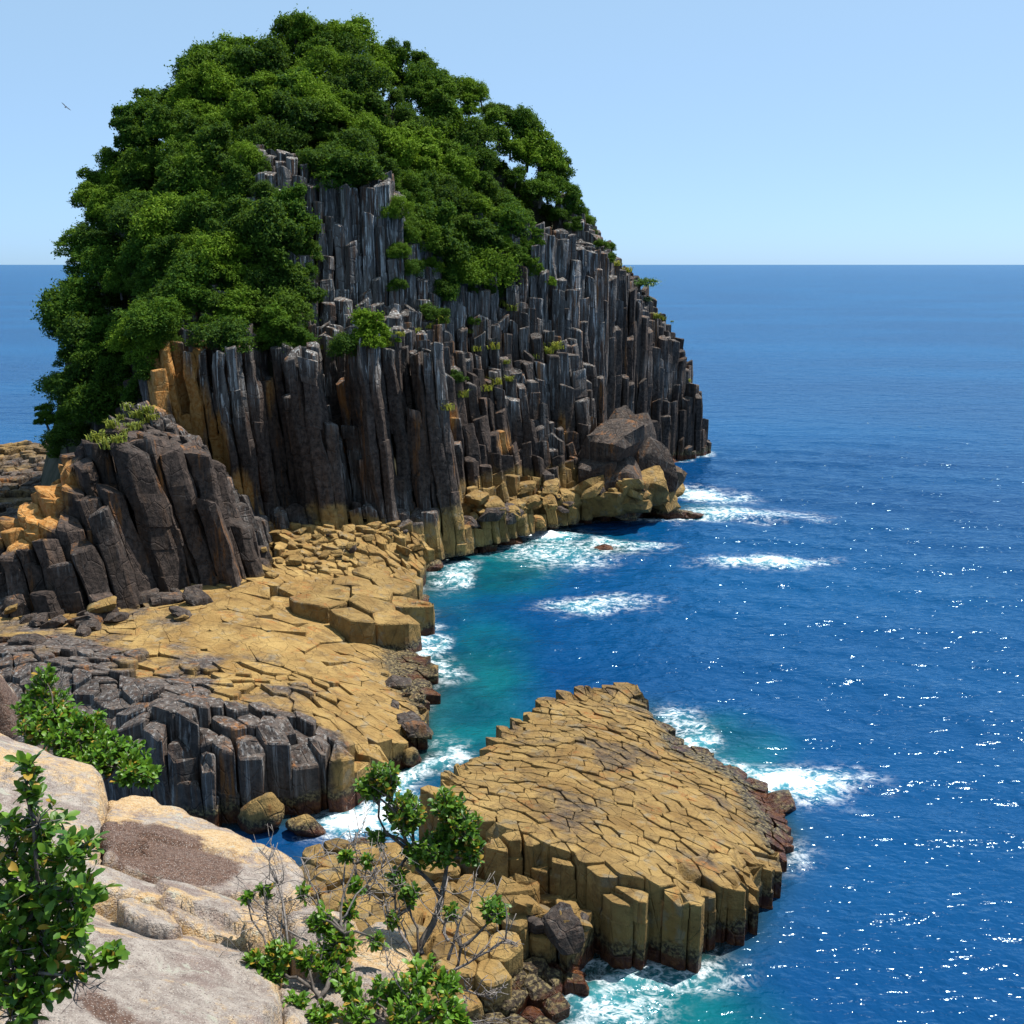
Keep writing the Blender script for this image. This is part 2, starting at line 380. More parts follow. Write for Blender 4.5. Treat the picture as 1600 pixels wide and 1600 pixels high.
walltop = [L(405, 270, 143), L(450, 262, 143), L(490, 285, 142), L(550, 318, 142.6), L(605, 310, 144), L(655, 385, 148.5), L(720, 440, 153.5), L(790, 425, 158.5), L(835, 365, 163.5), L(880, 385, 168), L(905, 395, 170.5)]
lobe = [L(490, 400, 137), L(487, 340, 139), L(440, 330, 139), L(380, 400, 135), L(300, 440, 133), L(440, 470, 132.5), L(330, 330, 143), L(250, 400, 140), L(200, 350, 147), L(200, 480, 137), L(180, 600, 133), L(130, 560, 140), L(120, 480, 146)]
rwall = [L(928, 405, 175), L(955, 412, 183.5), L(980, 440, 189), L(1000, 470, 193), L(1015, 505, 196), L(1040, 528, 199.5), L(1060, 545, 202), L(1078, 590, 204), L(1092, 630, 203)]
ridge = [aty(px, py + 42, Y) for px, py, Y in [(110, 480, 154), (130, 330, 158), (170, 245, 162), (230, 165, 166), (330, 90, 170), (420, 36, 174), (500, 14, 176), (600, 44, 180), (690, 74, 185), (770, 92, 189), (830, 172, 194), (880, 240, 198)]] + \
        [aty(930, 345, 205), aty(970, 408, 208), aty(1000, 440, 209), aty(1040, 505, 209), aty(1070, 540, 208), aty(1090, 620, 206.5)]
mid = [aty(px, py + 30, Y) for px, py, Y in [(300, 200, 156), (420, 160, 157), (520, 200, 154), (620, 240, 156), (700, 280, 162), (780, 280, 172), (850, 320, 182)]]
HD = TIN(foot + back + tier1 + tier2 + wallfoot + walltop + lobe + rwall + ridge + mid)
orange_main = [(aty(258, 590, 121), (2.0, 5, 5.5), 1.6), (aty(300, 640, 120.5), (1.8, 5, 4.5), 1.5), (aty(345, 700, 120), (1.6, 5, 4.0), 1.5), (aty(380, 780, 119.5), (1.6, 5, 3.5), 1.4), (aty(410, 850, 119), (2.2, 5, 3), 1.3), (aty(310, 560, 122), (.9, 4, 4), 1.0), (aty(700, 655, 138), (1.4, 4, 2.2), 1.0),
               (aty(785, 690, 146), (1.5, 4, 2), 1.0), (aty(492, 480, 139), (.9, 3, 6), .9), (aty(880, 660, 156), (1.2, 4, 3), .8), (aty(590, 800, 125), (2, 4, 2), .5), (aty(420, 600, 123), (1.2, 4, 5), .6)]
def zone_main(V):
    Z = np.zeros((len(V), 4)); n = fbm(V * .16, 3, 21)
    Z[:, 0] = sstep(9.0, 5.0, V[:, 2] + 5 * n) * sstep(-34, -26, V[:, 0]) * sstep(17, 12, V[:, 0])
    Z[:, 1] = blob(V, orange_main)
    Z[:, 2] = np.clip(sstep(19, 30, V[:, 2] + 5 * n) * (.25 + .75 * sstep(20, 10, V[:, 0])) + .5 * sstep(.0, .4, n), 0, 1); return Z
hf = lambda X, Y: HD(X, Y)
strip = [(-52, 117), (-40, 114), (-30, 117), (-17, 122), (-9.5, 124), (-4, 131), (2, 138), (8, 144), (13.5, 150), (14.2, 160), (13.9, 171), (10, 172), (2, 166), (-8, 158), (-16, 150), (-24, 148), (-36, 148), (-40, 138), (-48, 132)]
S = poisson(strip, 1.36, 3, grow=3.5, var=.34)
cliff = empty('columnar_cliff', (-10, 135, 0), 'dark cliff of upright rock columns rising from the ochre shelf to the forest', 'cliff')
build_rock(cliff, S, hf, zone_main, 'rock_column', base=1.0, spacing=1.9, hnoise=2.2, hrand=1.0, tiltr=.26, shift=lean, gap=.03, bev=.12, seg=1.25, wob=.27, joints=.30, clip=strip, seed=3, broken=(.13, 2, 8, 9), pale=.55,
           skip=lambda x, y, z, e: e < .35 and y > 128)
strip2 = [(13.8, 171), (21.3, 186.2), (28.8, 195.2), (35.8, 200.4), (38.5, 205), (38, 210), (30, 212), (20, 208), (10, 196), (8, 185), (10, 171)]
S2 = poisson(strip2, 1.42, 5, grow=3.5, var=.32)
point = empty('point_cliff', (25, 200, 0), 'shaded sheer column cliff at the seaward tip of the headland, falling straight into water', 'cliff')
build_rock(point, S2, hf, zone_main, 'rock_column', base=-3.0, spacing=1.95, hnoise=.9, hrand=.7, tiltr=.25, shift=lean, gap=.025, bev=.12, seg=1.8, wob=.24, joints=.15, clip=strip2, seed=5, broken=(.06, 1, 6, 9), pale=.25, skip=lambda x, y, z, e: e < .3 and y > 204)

# soil under the forest
gx = np.arange(-78, 42, 1.5); gy = np.arange(118, 242, 1.5); GX, GY = np.meshgrid(gx, gy)
HG = HD(GX.ravel(), GY.ravel()).reshape(GX.shape); ins = inpoly(HEAD, GX, GY); HG[~ins] = -3
HM = HG.copy()
for dy in range(-2, 3):
    for dx in range(-2, 3): HM = np.minimum(HM, np.roll(np.roll(HG, dy, 0), dx, 1))
HM -= .9; HM += fbm(np.column_stack([GX.ravel(), GY.ravel()]) * .2, 3, 4).reshape(GX.shape) * .5
idx = np.arange(GX.size).reshape(GX.shape); keep = (HM > -3.5)
Fq = [(int(idx[a, b]), int(idx[a, b + 1]), int(idx[a + 1, b + 1]), int(idx[a + 1, b])) for a in range(GX.shape[0] - 1) for b in range(GX.shape[1] - 1) if ins[a:a + 2, b:b + 2].any()]
hv = lean(np.column_stack([GX.ravel(), GY.ravel(), HM.ravel()]))
tag(link('hill', mesh('hill', hv, Fq, SOIL, smooth=True)), 'steep soil of the headland under the forest', kind='structure')

# near buttress
def lean_b(V):
    V = V.copy(); d = V[:, 2] - 5; V[:, 0] -= .27 * d; V[:, 1] += .06 * d; return V
def LB(px, py, Y):
    v = np.array([aty(px, py, Y)]); d = lean_b(v) - v; return tuple((v - d)[0])
bfoot = [(-60, 86, 4), (-44.6, 90.5, 4.5), (-34.5, 91, 4.5), (-32.5, 96, 4.8), (-25.8, 101, 5), (-24.3, 104, 5.2), (-25.5, 110, 6), (-27, 119, 7)]
bback = [(-45, 119, 8), (-52, 112, 3), (-58, 104, 1), (-64, 96, 1)]
btop = [LB(0, 880, 92.8), LB(60, 862, 93), LB(110, 855, 93.2), LB(165, 870, 93), LB(0, 835, 97), LB(50, 800, 97.5), LB(110, 775, 97.5), LB(160, 760, 96), LB(95, 740, 101), LB(150, 705, 100), LB(190, 722, 96.5), LB(218, 715, 98), LB(255, 705, 99.6), LB(312, 702, 102.2), LB(325, 715, 104.2),
        LB(325, 700, 108), LB(290, 670, 111), LB(235, 655, 111), LB(180, 668, 107), LB(215, 615, 116), LB(250, 640, 117), LB(165, 690, 110), (-66, 88, 9)]
HB = TIN(bfoot + bback + btop)
orange_b = [(aty(85, 765, 100), (2.6, 6, 2.6), 1.6), (aty(50, 815, 97), (3.0, 5, 1.8), 1.5), (aty(20, 840, 96), (2.5, 4, 1), 1.2), (aty(255, 620, 117), (1.5, 4, 2), 1.2)]
def zone_b(V):
    Z = np.zeros((len(V), 4)); n = fbm(V * .2, 3, 31); Z[:, 1] = blob(V, orange_b)
    Z[:, 2] = np.clip(sstep(.15, .6, n) * .35 + sstep(106, 114, V[:, 1]) * .45, 0, 1); Z[:, 0] = sstep(6.2, 4.6, V[:, 2] + n) * .8 * sstep(-38, -30, V[:, 0]); return Z
butt = empty('rock_buttress', (-35, 100, 4), 'dark leaning column buttress standing in front of the cliff, grass along its crest', 'rock wall')
bpoly = bfoot + bback
SB = poisson(bpoly, lambda x, y: 1.85 if y < 105 else 1.2, 9, grow=4, var=.3)
build_rock(butt, SB, lambda X, Y: HB(X, Y), zone_b, 'rock_column', base=1.5, spacing=2.6, hnoise=.6, hrand=.45, tiltr=.25, shift=lean_b, gap=.05, bev=.18, seg=1.1, wob=.30, joints=.20, seed=9, clip=bpoly)

# shelf of ochre and grey rock between the buttress and the water
shelf_poly = [(-7.8, 131), (-10, 124), (-10.2, 116), (-10.6, 112), (-9.2, 107.5), (-12.3, 100.6), (-9.4, 96), (-7.3, 92), (-6.6, 88), (-7.0, 82), (-6.6, 77), (-7.4, 72.5), (-9.5, 68.5), (-12, 65.5), (-16, 64), (-22, 63.5), (-34, 64), (-56, 66),
              (-60, 88), (-45, 92), (-34.5, 93), (-31.5, 98), (-25, 103), (-24.5, 112), (-27, 123), (-17, 127), (-11, 129)]
pz = [(450, 825, 6.5), (560, 835, 6), (650, 830, 5), (700, 805, 4.5), (420, 880, 5.5), (540, 868, 4.6), (640, 858, 3.6), (680, 872, 1.0), (665, 900, 1.2), (480, 930, 4.4), (560, 892, 4.0), (635, 905, 2.6), (648, 935, 1.6), (655, 958, .9), (600, 962, 2.2), (540, 960, 2.8), (490, 948, 3.6),
      (478, 962, 3.0), (530, 982, 2.6), (580, 992, 1.6), (610, 996, 1.0), (300, 955, 5.6), (385, 915, 5.4), (240, 940, 5.4), (180, 970, 5.2), (100, 978, 5.2), (0, 985, 5.2), (200, 1000, 5.2), (300, 1000, 5.0), (400, 965, 4.8), (450, 1000, 4.2), (530, 1015, 2.5), (600, 1040, 1.3), (640, 1080, .9), (670, 1090, .6),
      (560, 1065, 2.6), (480, 1050, 3.8), (0, 1020, 6.0), (100, 1050, 6.2), (250, 1080, 6.1), (330, 1060, 5.2), (400, 1100, 5.5), (455, 1078, 5.0), (450, 1130, 5.3), (300, 1130, 6.2), (240, 1150, 6.2), (390, 1150, 5.6), (450, 1165, 5.2), (520, 1110, 4.0), (600, 1120, 2.8), (650, 1130, 1.7), (560, 1160, 3.2), (640, 1178, 1.6),
      (655, 1190, .9), (270, 1175, 5.8), (340, 1172, 5.3), (410, 1182, 5.0), (480, 1192, 4.2), (540, 1195, 3.0), (590, 1195, 2.4), (620, 1205, 1.0), (560, 1230, 1.0), (500, 1240, 1.6), (450, 1245, 1.4), (400, 1250, 1.6), (330, 1245, 2.4), (270, 1230, 3.4), (300, 1280, .6), (420, 1290, .2), (500, 1280, .2)]
HS = TIN([atz(*p) for p in pz] + [(-60, 66, 2), (-60, 90, 5), (-34, 63, .5), (-27, 124, 6.5)])
def grey_mask(V):
    px, py = project(np.column_stack([V[:, 0], V[:, 1], np.full(len(V), 5.0)])); n = fbm(V * .25, 3, 12) * 110
    gp = [(-400, 960), (170, 960), (250, 970), (210, 1010), (330, 1040), (440, 1075), (500, 1100), (520, 1140), (545, 1180), (500, 1230), (460, 1330), (-400, 1330)]
    d = edge_dist(gp, px, py) * np.where(inpoly(gp, px, py), 1, -1); return sstep(-60, 90, d + n)
def zone_shelf(V):
    Z = np.zeros((len(V), 4)); g = grey_mask(V); Z[:, 0] = 1 - .95 * g; Z[:, 2] = g * .38; return Z
def shelf_space(x, y):
    if y > 104: return 1.25
    if y < 76: return 1.65
    if x > -13: return 1.6
    px, py = project(np.array([x, y, 5.0])); return 1.3 if py > 1040 and px < 500 else (3.8 if px > 190 else 1.4)
shelf = empty('rock_shelf', (-20, 85, 0), 'wide ochre and grey shelf of cracked rock at the foot of the cliff', 'rock shelf')
SS = poisson(shelf_poly, shelf_space, 13, grow=3.0, var=.4)
def rough_by(X, Y):
    px, py = project(np.column_stack([X, Y, np.full(len(X), 5.0)])); r = np.where(Y > 106, .9, .02)
    r = np.where((py > 1030) & (px < 540), .8, r); r = np.where((py > 1130) & (px < 560), 1.7, r); return r
ra = math.radians(-35); an = np.diag([1.0, 1.55]) @ np.array([[math.cos(ra), math.sin(ra)], [-math.sin(ra), math.cos(ra)]])
build_rock(shelf, SS, lambda X, Y: HS(X, Y), zone_shelf, 'rock_slab', base=-3, spacing=2.2, aniso=an, follow=1, hnoise=.35, hrand=.42, tiltr=.05, gap=.03, bev=.10, seg=1.2, wob=.16, joints=.1, tone=.35, base_tone=.85, seed=13, drop=.9, clip=shelf_poly, offset_by=rough_by)

# islet
rot = math.radians(-36); R2 = np.array([[math.cos(rot), math.sin(rot)], [-math.sin(rot), math.cos(rot)]]); an_i = np.diag([1.0, 1.8]) @ R2
iz = [(680, 1238, 4.8), (770, 1160, 3), (860, 1092, 2.4), (985, 1065, 1.9), (1003, 1100, 1.0), (1060, 1158, .7), (1160, 1208, .6), (1232, 1290, .4), (1232, 1322, .4), (1188, 1345, 1.8), (1168, 1408, 1.7), (1084, 1475, 1.1), (1000, 1488, 1.0), (900, 1462, 1.1), (820, 1424, 1.4), (740, 1366, 2.0), (680, 1290, 3.0)]
islet_poly = [atz(*p) for p in iz]
ic = [(695, 1268, 4.8), (745, 1306, 5.0), (820, 1346, 5.0), (900, 1386, 4.9), (1000, 1424, 4.5), (1070, 1432, 3.9), (1140, 1395, 3.2), (740, 1270, 5.0), (840, 1310, 5.0), (920, 1345, 4.8), (1000, 1380, 4.5), (1080, 1400, 3.9), (1150, 1375, 3.1), (780, 1362, 3.7), (860, 1408, 3.3), (960, 1444, 3.1), (1045, 1452, 2.9), (740, 1345, 2.8),
      (900, 1180, 3.6), (1000, 1200, 2.8), (1020, 1130, 1.6), (1120, 1240, 2.0), (1100, 1290, 3.2), (1180, 1290, 1.4), (850, 1240, 4.6), (950, 1290, 4.3), (1050, 1340, 3.9), (790, 1180, 3.3), (900, 1110, 2.7), (1150, 1330, 2.7)]
HI = TIN(islet_poly + [atz(*p) for p in ic])
def zone_islet(V):
    Z = np.zeros((len(V), 4)); n = fbm(V * .3, 3, 41); Z[:, 0] = 1 - .55 * sstep(.0, .45, n); Z[:, 2] = .1; return Z
islet = empty('rock_islet', (7, 66, 0), 'tilted ochre slab of cracked rock surrounded by water, with shaded stepped front', 'islet')
SI = poisson(islet_poly, 1.32, 17, grow=2.5, var=.62)
def islet_rough(X, Y):
    h = HI(X, Y); return np.where(HI(X, Y + 1.8) - h > .45, 4.5, 1.0)
build_rock(islet, SI, lambda X, Y: HI(X, Y), zone_islet, 'rock_slab', base=-3, spacing=1.5, aniso=an_i, follow=1, hnoise=.08, hrand=.07, tiltr=.05, gap=.02, bev=.05, seg=.9, wob=.07, joints=.25, tone=.5, seed=17, drop=.8, clip=islet_poly, offset_by=islet_rough, cgrow=.35, flat_at=.9)
def small_shelf(name, label, cat, pts, inner, space, seed, zonef, **kw):
    poly = [atz(*p) for p in pts]; HH = TIN(poly + [atz(*p) for p in inner]); c = np.mean([p[:2] for p in poly], 0)
    th = empty(name, (c[0], c[1], 0), label, cat); Sx = poisson(poly, space, seed, grow=space * 2, var=.35)
    build_rock(th, Sx, lambda X, Y: HH(X, Y), zonef, 'rock_slab', spacing=space * 1.2, follow=1, seed=seed, clip=poly, **{**dict(base=-3, hnoise=.3, hrand=.25, tiltr=.08, gap=.04, bev=.14, seg=1.1, wob=.18, joints=.15, drop=.8), **kw}); return poly
ochre_zone = lambda V: np.column_stack([np.full(len(V), .95), np.zeros(len(V)), np.full(len(V), .15), np.zeros(len(V))])
p_low = small_shelf('low_ledge', 'low ochre ledge beside the islet, split by deep cracks, below the shrubs', 'rock shelf',
            [(440, 1400, 1.5), (475, 1330, 1.0), (560, 1310, 1.0), (640, 1316, 2.0), (720, 1350, 3.2), (800, 1385, 3.0), (900, 1440, 2.6), (870, 1480, 2.0), (840, 1470, 2.2), (765, 1545, 2.0), (735, 1560, 2.0), (640, 1560, 2.2), (560, 1500, 2.4)], [(700, 1430, 2.6), (780, 1450, 2.4), (600, 1400, 2.4), (560, 1370, 1.6)], 1.7, 23, ochre_zone, hrand=.45)
weed_zone = lambda V: np.column_stack([np.full(len(V), .3), np.zeros(len(V)), np.zeros(len(V)), np.zeros(len(V))])
p_weed = small_shelf('weed_ledge', 'wet brown weed-covered ledge awash below the low ochre ledge', 'rock shelf',
            [(745, 1560, .9), (835, 1488, 1.0), (960, 1490, .8), (985, 1500, .4), (910, 1525, .5), (860, 1560, .4), (885, 1620, .3), (820, 1700, .4), (700, 1680, .8)], [(850, 1520, .9), (800, 1600, .8)], 1.1, 29, weed_zone, wob=.3, hrand=.35, bev=.3)
p_foot = small_shelf('foot_ledge', 'row of squarish ochre blocks along the waterline below the cliff', 'rock shelf',
            [(690, 868, .6), (720, 830, 2.5), (700, 800, 3.8), (780, 770, 4.0), (860, 762, 4.0), (920, 768, 3.6), (1000, 762, 3.2), (1042, 770, 2.6), (1045, 785, 1.0), (1000, 805, .7), (930, 805, .8), (850, 815, .8), (800, 832, .7), (740, 858, .6)],
            [(780, 800, 2.0), (860, 785, 2.2), (940, 782, 2.0), (1000, 780, 1.8), (900, 797, 1.2), (760, 835, 1.1)], 1.9, 31, lambda V: np.column_stack([sstep(6.5, 4.5, V[:, 2]) * .85, np.zeros(len(V)), np.full(len(V), .12), np.zeros(len(V))]), hrand=.7, hnoise=.5, bev=.3, wob=.42, joints=.8, seg=.8)
p_slab = small_shelf('thick_slab', 'thick ochre slab with a dark undercut edge lying between shelf and cove', 'rock shelf',
            [(466, 926, 4.6), (500, 905, 4.6), (560, 892, 4.5), (620, 890, 4.0), (645, 905, 3.6), (652, 935, 3.0), (645, 960, 2.7), (605, 968, 3.5), (540, 960, 4.2), (490, 948, 4.5)], [(560, 920, 4.4), (610, 925, 3.9)], 3.2, 33,
            lambda V: np.column_stack([np.full(len(V), 1.0), np.zeros(len(V)), np.full(len(V), .1), np.zeros(len(V))]), hrand=.08, hnoise=.12, bev=.12, wob=.2, gap=.015, tone=.4, joints=.3)
p_far = small_shelf('far_shelf', 'grey-green shelf of worn blocks beyond the buttress, against the open sea', 'rock shelf',
            [(-330, 860, 3), (-330, 720, 3.5), (-120, 690, 4), (0, 696, 4), (40, 690, 4.6), (85, 692, 4), (140, 760, 3), (120, 850, 3), (0, 870, 3)], [(0, 770, 3.2), (50, 740, 3.6), (-150, 770, 3)], 2.0, 37,
            lambda V: np.column_stack([.42 + .4 * fbm(V * .2, 2, 3), np.zeros(len(V)), np.full(len(V), .25), np.zeros(len(V))]), hrand=.55, hnoise=.6, bev=.3, wob=.35)

def boulder(name, label, c, rad, seed, zonef, facets=14, rough=.10, sub=5, cat='boulder', mat=None, k=16.0):
    """a block cut by random planes, edges worn round, then roughened"""
    r = np.random.default_rng(seed); import bmesh
    bm = bmesh.new(); bmesh.ops.create_icosphere(bm, subdivisions=sub, radius=1.0)
    V = np.array([v.co[:] for v in bm.verts]); F = [[v.index for v in f.verts] for f in bm.faces]; bm.free()
    N = r.normal(size=(facets, 3)); N /= np.linalg.norm(N, axis=1)[:, None]; D = r.uniform(.40, .70, facets)
    dots = V @ N.T; lim = np.where(dots > .05, D / np.maximum(dots, .05), 9.0)
    rad_ = (np.sum(np.minimum(lim, 2.0) ** -k, 1) + 1.0) ** (-1 / k)
    V = V * rad_[:, None] * 1.3; V += V * (fbm(V * 2.3 + seed, 4, seed) * rough)[:, None]; V = V * np.array(rad)
    Z = zonef(V + np.array(c)); Z[:, 3] = r.uniform(.3, .7)
    o = link(name, mesh(name, V, F, mat or ROCK, Z, True), None, tuple(c)); return tag(o, label, cat)
dark_zone = lambda V: np.column_stack([sstep(6.5, 3.0, V[:, 2] + fbm(V * .3, 2, 2) * 2) * .9, np.zeros(len(V)), np.full(len(V), .12), np.zeros(len(V))])
for k, (px, py, z, rx, ry, rz, sd, lab) in enumerate([
    (1010, 745, 3.4, 3.6, 3.2, 3.4, 8, 'ochre-green boulder leaning on the right flank of the huge dark boulder'),
    (1030, 772, 1.8, 3.0, 2.6, 2.6, 9, 'squarish block at the seaward end of the waterline blocks'),
    (1048, 803, .3, 3.6, 1.9, 1.2, 10, 'low dark rock sticking out into the foam past the waterline blocks'),
    (1080, 806, .1, 2.4, 1.3, .7, 11, 'small flat rock tip awash at the end of the low dark rock'),
    (790, 845, .2, 3.2, 1.6, .9, 12, 'low wet rock spit at the head of the cove'),
    (947, 858, .0, 1.5, 1.2, .7, 13, 'single wet rock breaking the surface in the middle of the cove'),
    (1190, 884, -.2, 2.2, 1.3, .5, 14, 'reef rock barely awash under a patch of white foam offshore'),
    (640, 1185, .5, 1.2, 1.1, .9, 15, 'red-brown wet boulder in the narrow channel beside the islet'),
    (655, 1075, .4, 1.6, 1.5, .9, 16, 'weed-dark rock at the water edge of the ochre shelf'),
    (672, 885, .6, 1.8, 1.5, 1.1, 18, 'dark round rock where the cove meets the ochre shelf'),
    (650, 945, .5, 1.5, 1.8, 1.4, 19, 'brown rock below the thick ochre slab edge'),
    (1215, 1260, .1, 1.8, 1.6, .8, 20, 'weed-brown rock at the seaward corner of the islet'),
    (420, 1275, 1.0, 1.7, 1.5, 1.6, 21, 'dark fallen block below the broken column ends'),
    (475, 1290, .6, 1.3, 1.1, 1.0, 22, 'small ochre block beside the foaming channel'),
    (860, 740, 6.5, 2.2, 2.0, 2.4, 24, 'dark angular block lodged against the cliff foot')]):
    p = atz(px, py, z); boulder('boulder', lab, p, (rx, ry, rz), sd, dark_zone if z > 2 else (weed_zone if z < .45 else ochre_zone), 16, .12, 4)

def block_mesh(seed, zone, name='fallen_block'):
    import bmesh
    r = np.random.default_rng(seed); bm = bmesh.new(); bmesh.ops.create_icosphere(bm, subdivisions=3, radius=1.0); V = np.array([v.co[:] for v in bm.verts]); F = [[v.index for v in f.verts] for f in bm.faces]; bm.free()
    B = np.linalg.qr(r.normal(size=(3, 3)))[0] * .35 + np.eye(3); N = np.vstack([B, -B]); N = np.vstack([N, r.normal(size=(3, 3))]); N /= np.linalg.norm(N, axis=1)[:, None]; D = np.concatenate([r.uniform(.55, .8, 6), r.uniform(.7, .95, 3)])
    dots = V @ N.T; lim = np.where(dots > .05, D / np.maximum(dots, .05), 9.0); V = V * ((np.sum(np.minimum(lim, 2.0) ** -26.0, 1) + 1e-6) ** (-1 / 26.0))[:, None]; V *= (1 + .07 * fbm(V * 2 + seed, 3, seed))[:, None]
    Z = np.tile([*zone, r.uniform(.25, .75)], (len(V), 1)); return mesh(name, V, F, ROCK, Z)
BLK_O = [block_mesh(500 + i, (.95, .0, .12)) for i in range(7)]; BLK_D = [block_mesh(520 + i, (.25, 0, .15)) for i in range(5)]
BLK_M = [block_mesh(540 + i, (.38, 0, .12)) for i in range(5)]
oc = aty(975, 790, 150); outcrop = empty('rock_outcrop', (oc[0], oc[1], 0), 'angular dark outcrop of huge fractured blocks at the right end of the cliff foot', 'outcrop'); ro_ = random.Random(4)
for k, (px, py, Y, sx, sy, sz) in enumerate([(950, 705, 153, 4.2, 4.0, 5.2), (978, 700, 155, 4.4, 4.2, 5.0), (1003, 728, 155, 3.8, 3.6, 4.0), (935, 745, 150, 3.6, 3.4, 4.0), (972, 752, 150, 4.2, 3.4, 3.6), (1010, 762, 151, 3.6, 3.0, 3.0), (1028, 752, 155, 2.8, 2.8, 2.8), (1032, 778, 152, 2.4, 2.2, 1.8), (990, 782, 147, 3.4, 2.6, 2.0), (955, 785, 146, 3.0, 2.6, 2.2), (920, 775, 147, 3.0, 2.6, 2.6)]):
    c = aty(px, py, Y); link('rock_block', (BLK_D + BLK_M)[k % 10] if py < 760 else BLK_O[k % 7], outcrop, (c[0] - oc[0], c[1] - oc[1], c[2]), (ro_.uniform(-.35, .35), ro_.uniform(-.35, .35), ro_.uniform(0, 6.28)), (sx * 1.15, sy * 1.15, sz * 1.1))
bpy.context.view_layer.update(); DG = bpy.context.evaluated_depsgraph_get(); rb = random.Random(31); spots = []
def scatter(poly, n, smin, smax, ochre, label, group, sink=.25):
    k = tries = 0; P = np.array(poly)
    while k < n and tries < n * 30:
        tries += 1; qx, qy = rb.uniform(P[:, 0].min(), P[:, 0].max()), rb.uniform(P[:, 1].min(), P[:, 1].max())
        if not inpoly(poly, np.array([qx]), np.array([qy]))[0]: continue
        r = Vector(ray(qx, qy)).normalized(); hit, loc, nrm, *_ = sc.ray_cast(DG, Vector((0, 0, CAM_H)) + r * 15, r)
        if not hit or nrm.z < .25: continue
        s = smin + (smax - smin) * rb.random() ** 2; spots.append((loc.x, loc.y)); k += 1
        o = link('fallen_block', rb.choice(BLK_O if rb.random() < ochre else BLK_D), None, (loc.x, loc.y, loc.z + s * sink), (rb.uniform(-.4, .4), rb.uniform(-.4, .4), rb.uniform(0, 6.28)), (s * rb.uniform(.9, 1.5), s * rb.uniform(.8, 1.3), s * rb.uniform(.42, .8))); tag(o, label, 'rock', group)
scatter([(690, 866), (700, 800), (780, 765), (930, 760), (1042, 765), (1045, 790), (930, 806), (800, 832)], 64, .7, 2.0, .75, 'angular ochre block in the tumble along the waterline below the cliff', 'blocks along the waterline')
scatter([(395, 905), (420, 830), (560, 826), (700, 800), (690, 850), (640, 880), (480, 900)], 46, .35, 1.15, .85, 'small broken block strewn on the ochre shelf at the cliff foot', 'blocks at the cliff foot')
scatter([(0, 950), (180, 950), (240, 925), (380, 905), (300, 965), (100, 1000), (0, 1010)], 30, .5, 1.3, .1, 'dark broken block strewn below the column buttress', 'blocks below the buttress')
scatter([(640, 1075), (672, 1090), (668, 1190), (640, 1200), (600, 1050)], 14, .4, 1.0, .4, 'wet rock along the water edge of the ochre shelf', 'rocks along the shelf edge')
scatter([(790, 1400), (1080, 1470), (1060, 1500), (860, 1470)], 16, .4, 1.1, .8, 'broken block on the low front step of the islet', 'blocks on the islet step')
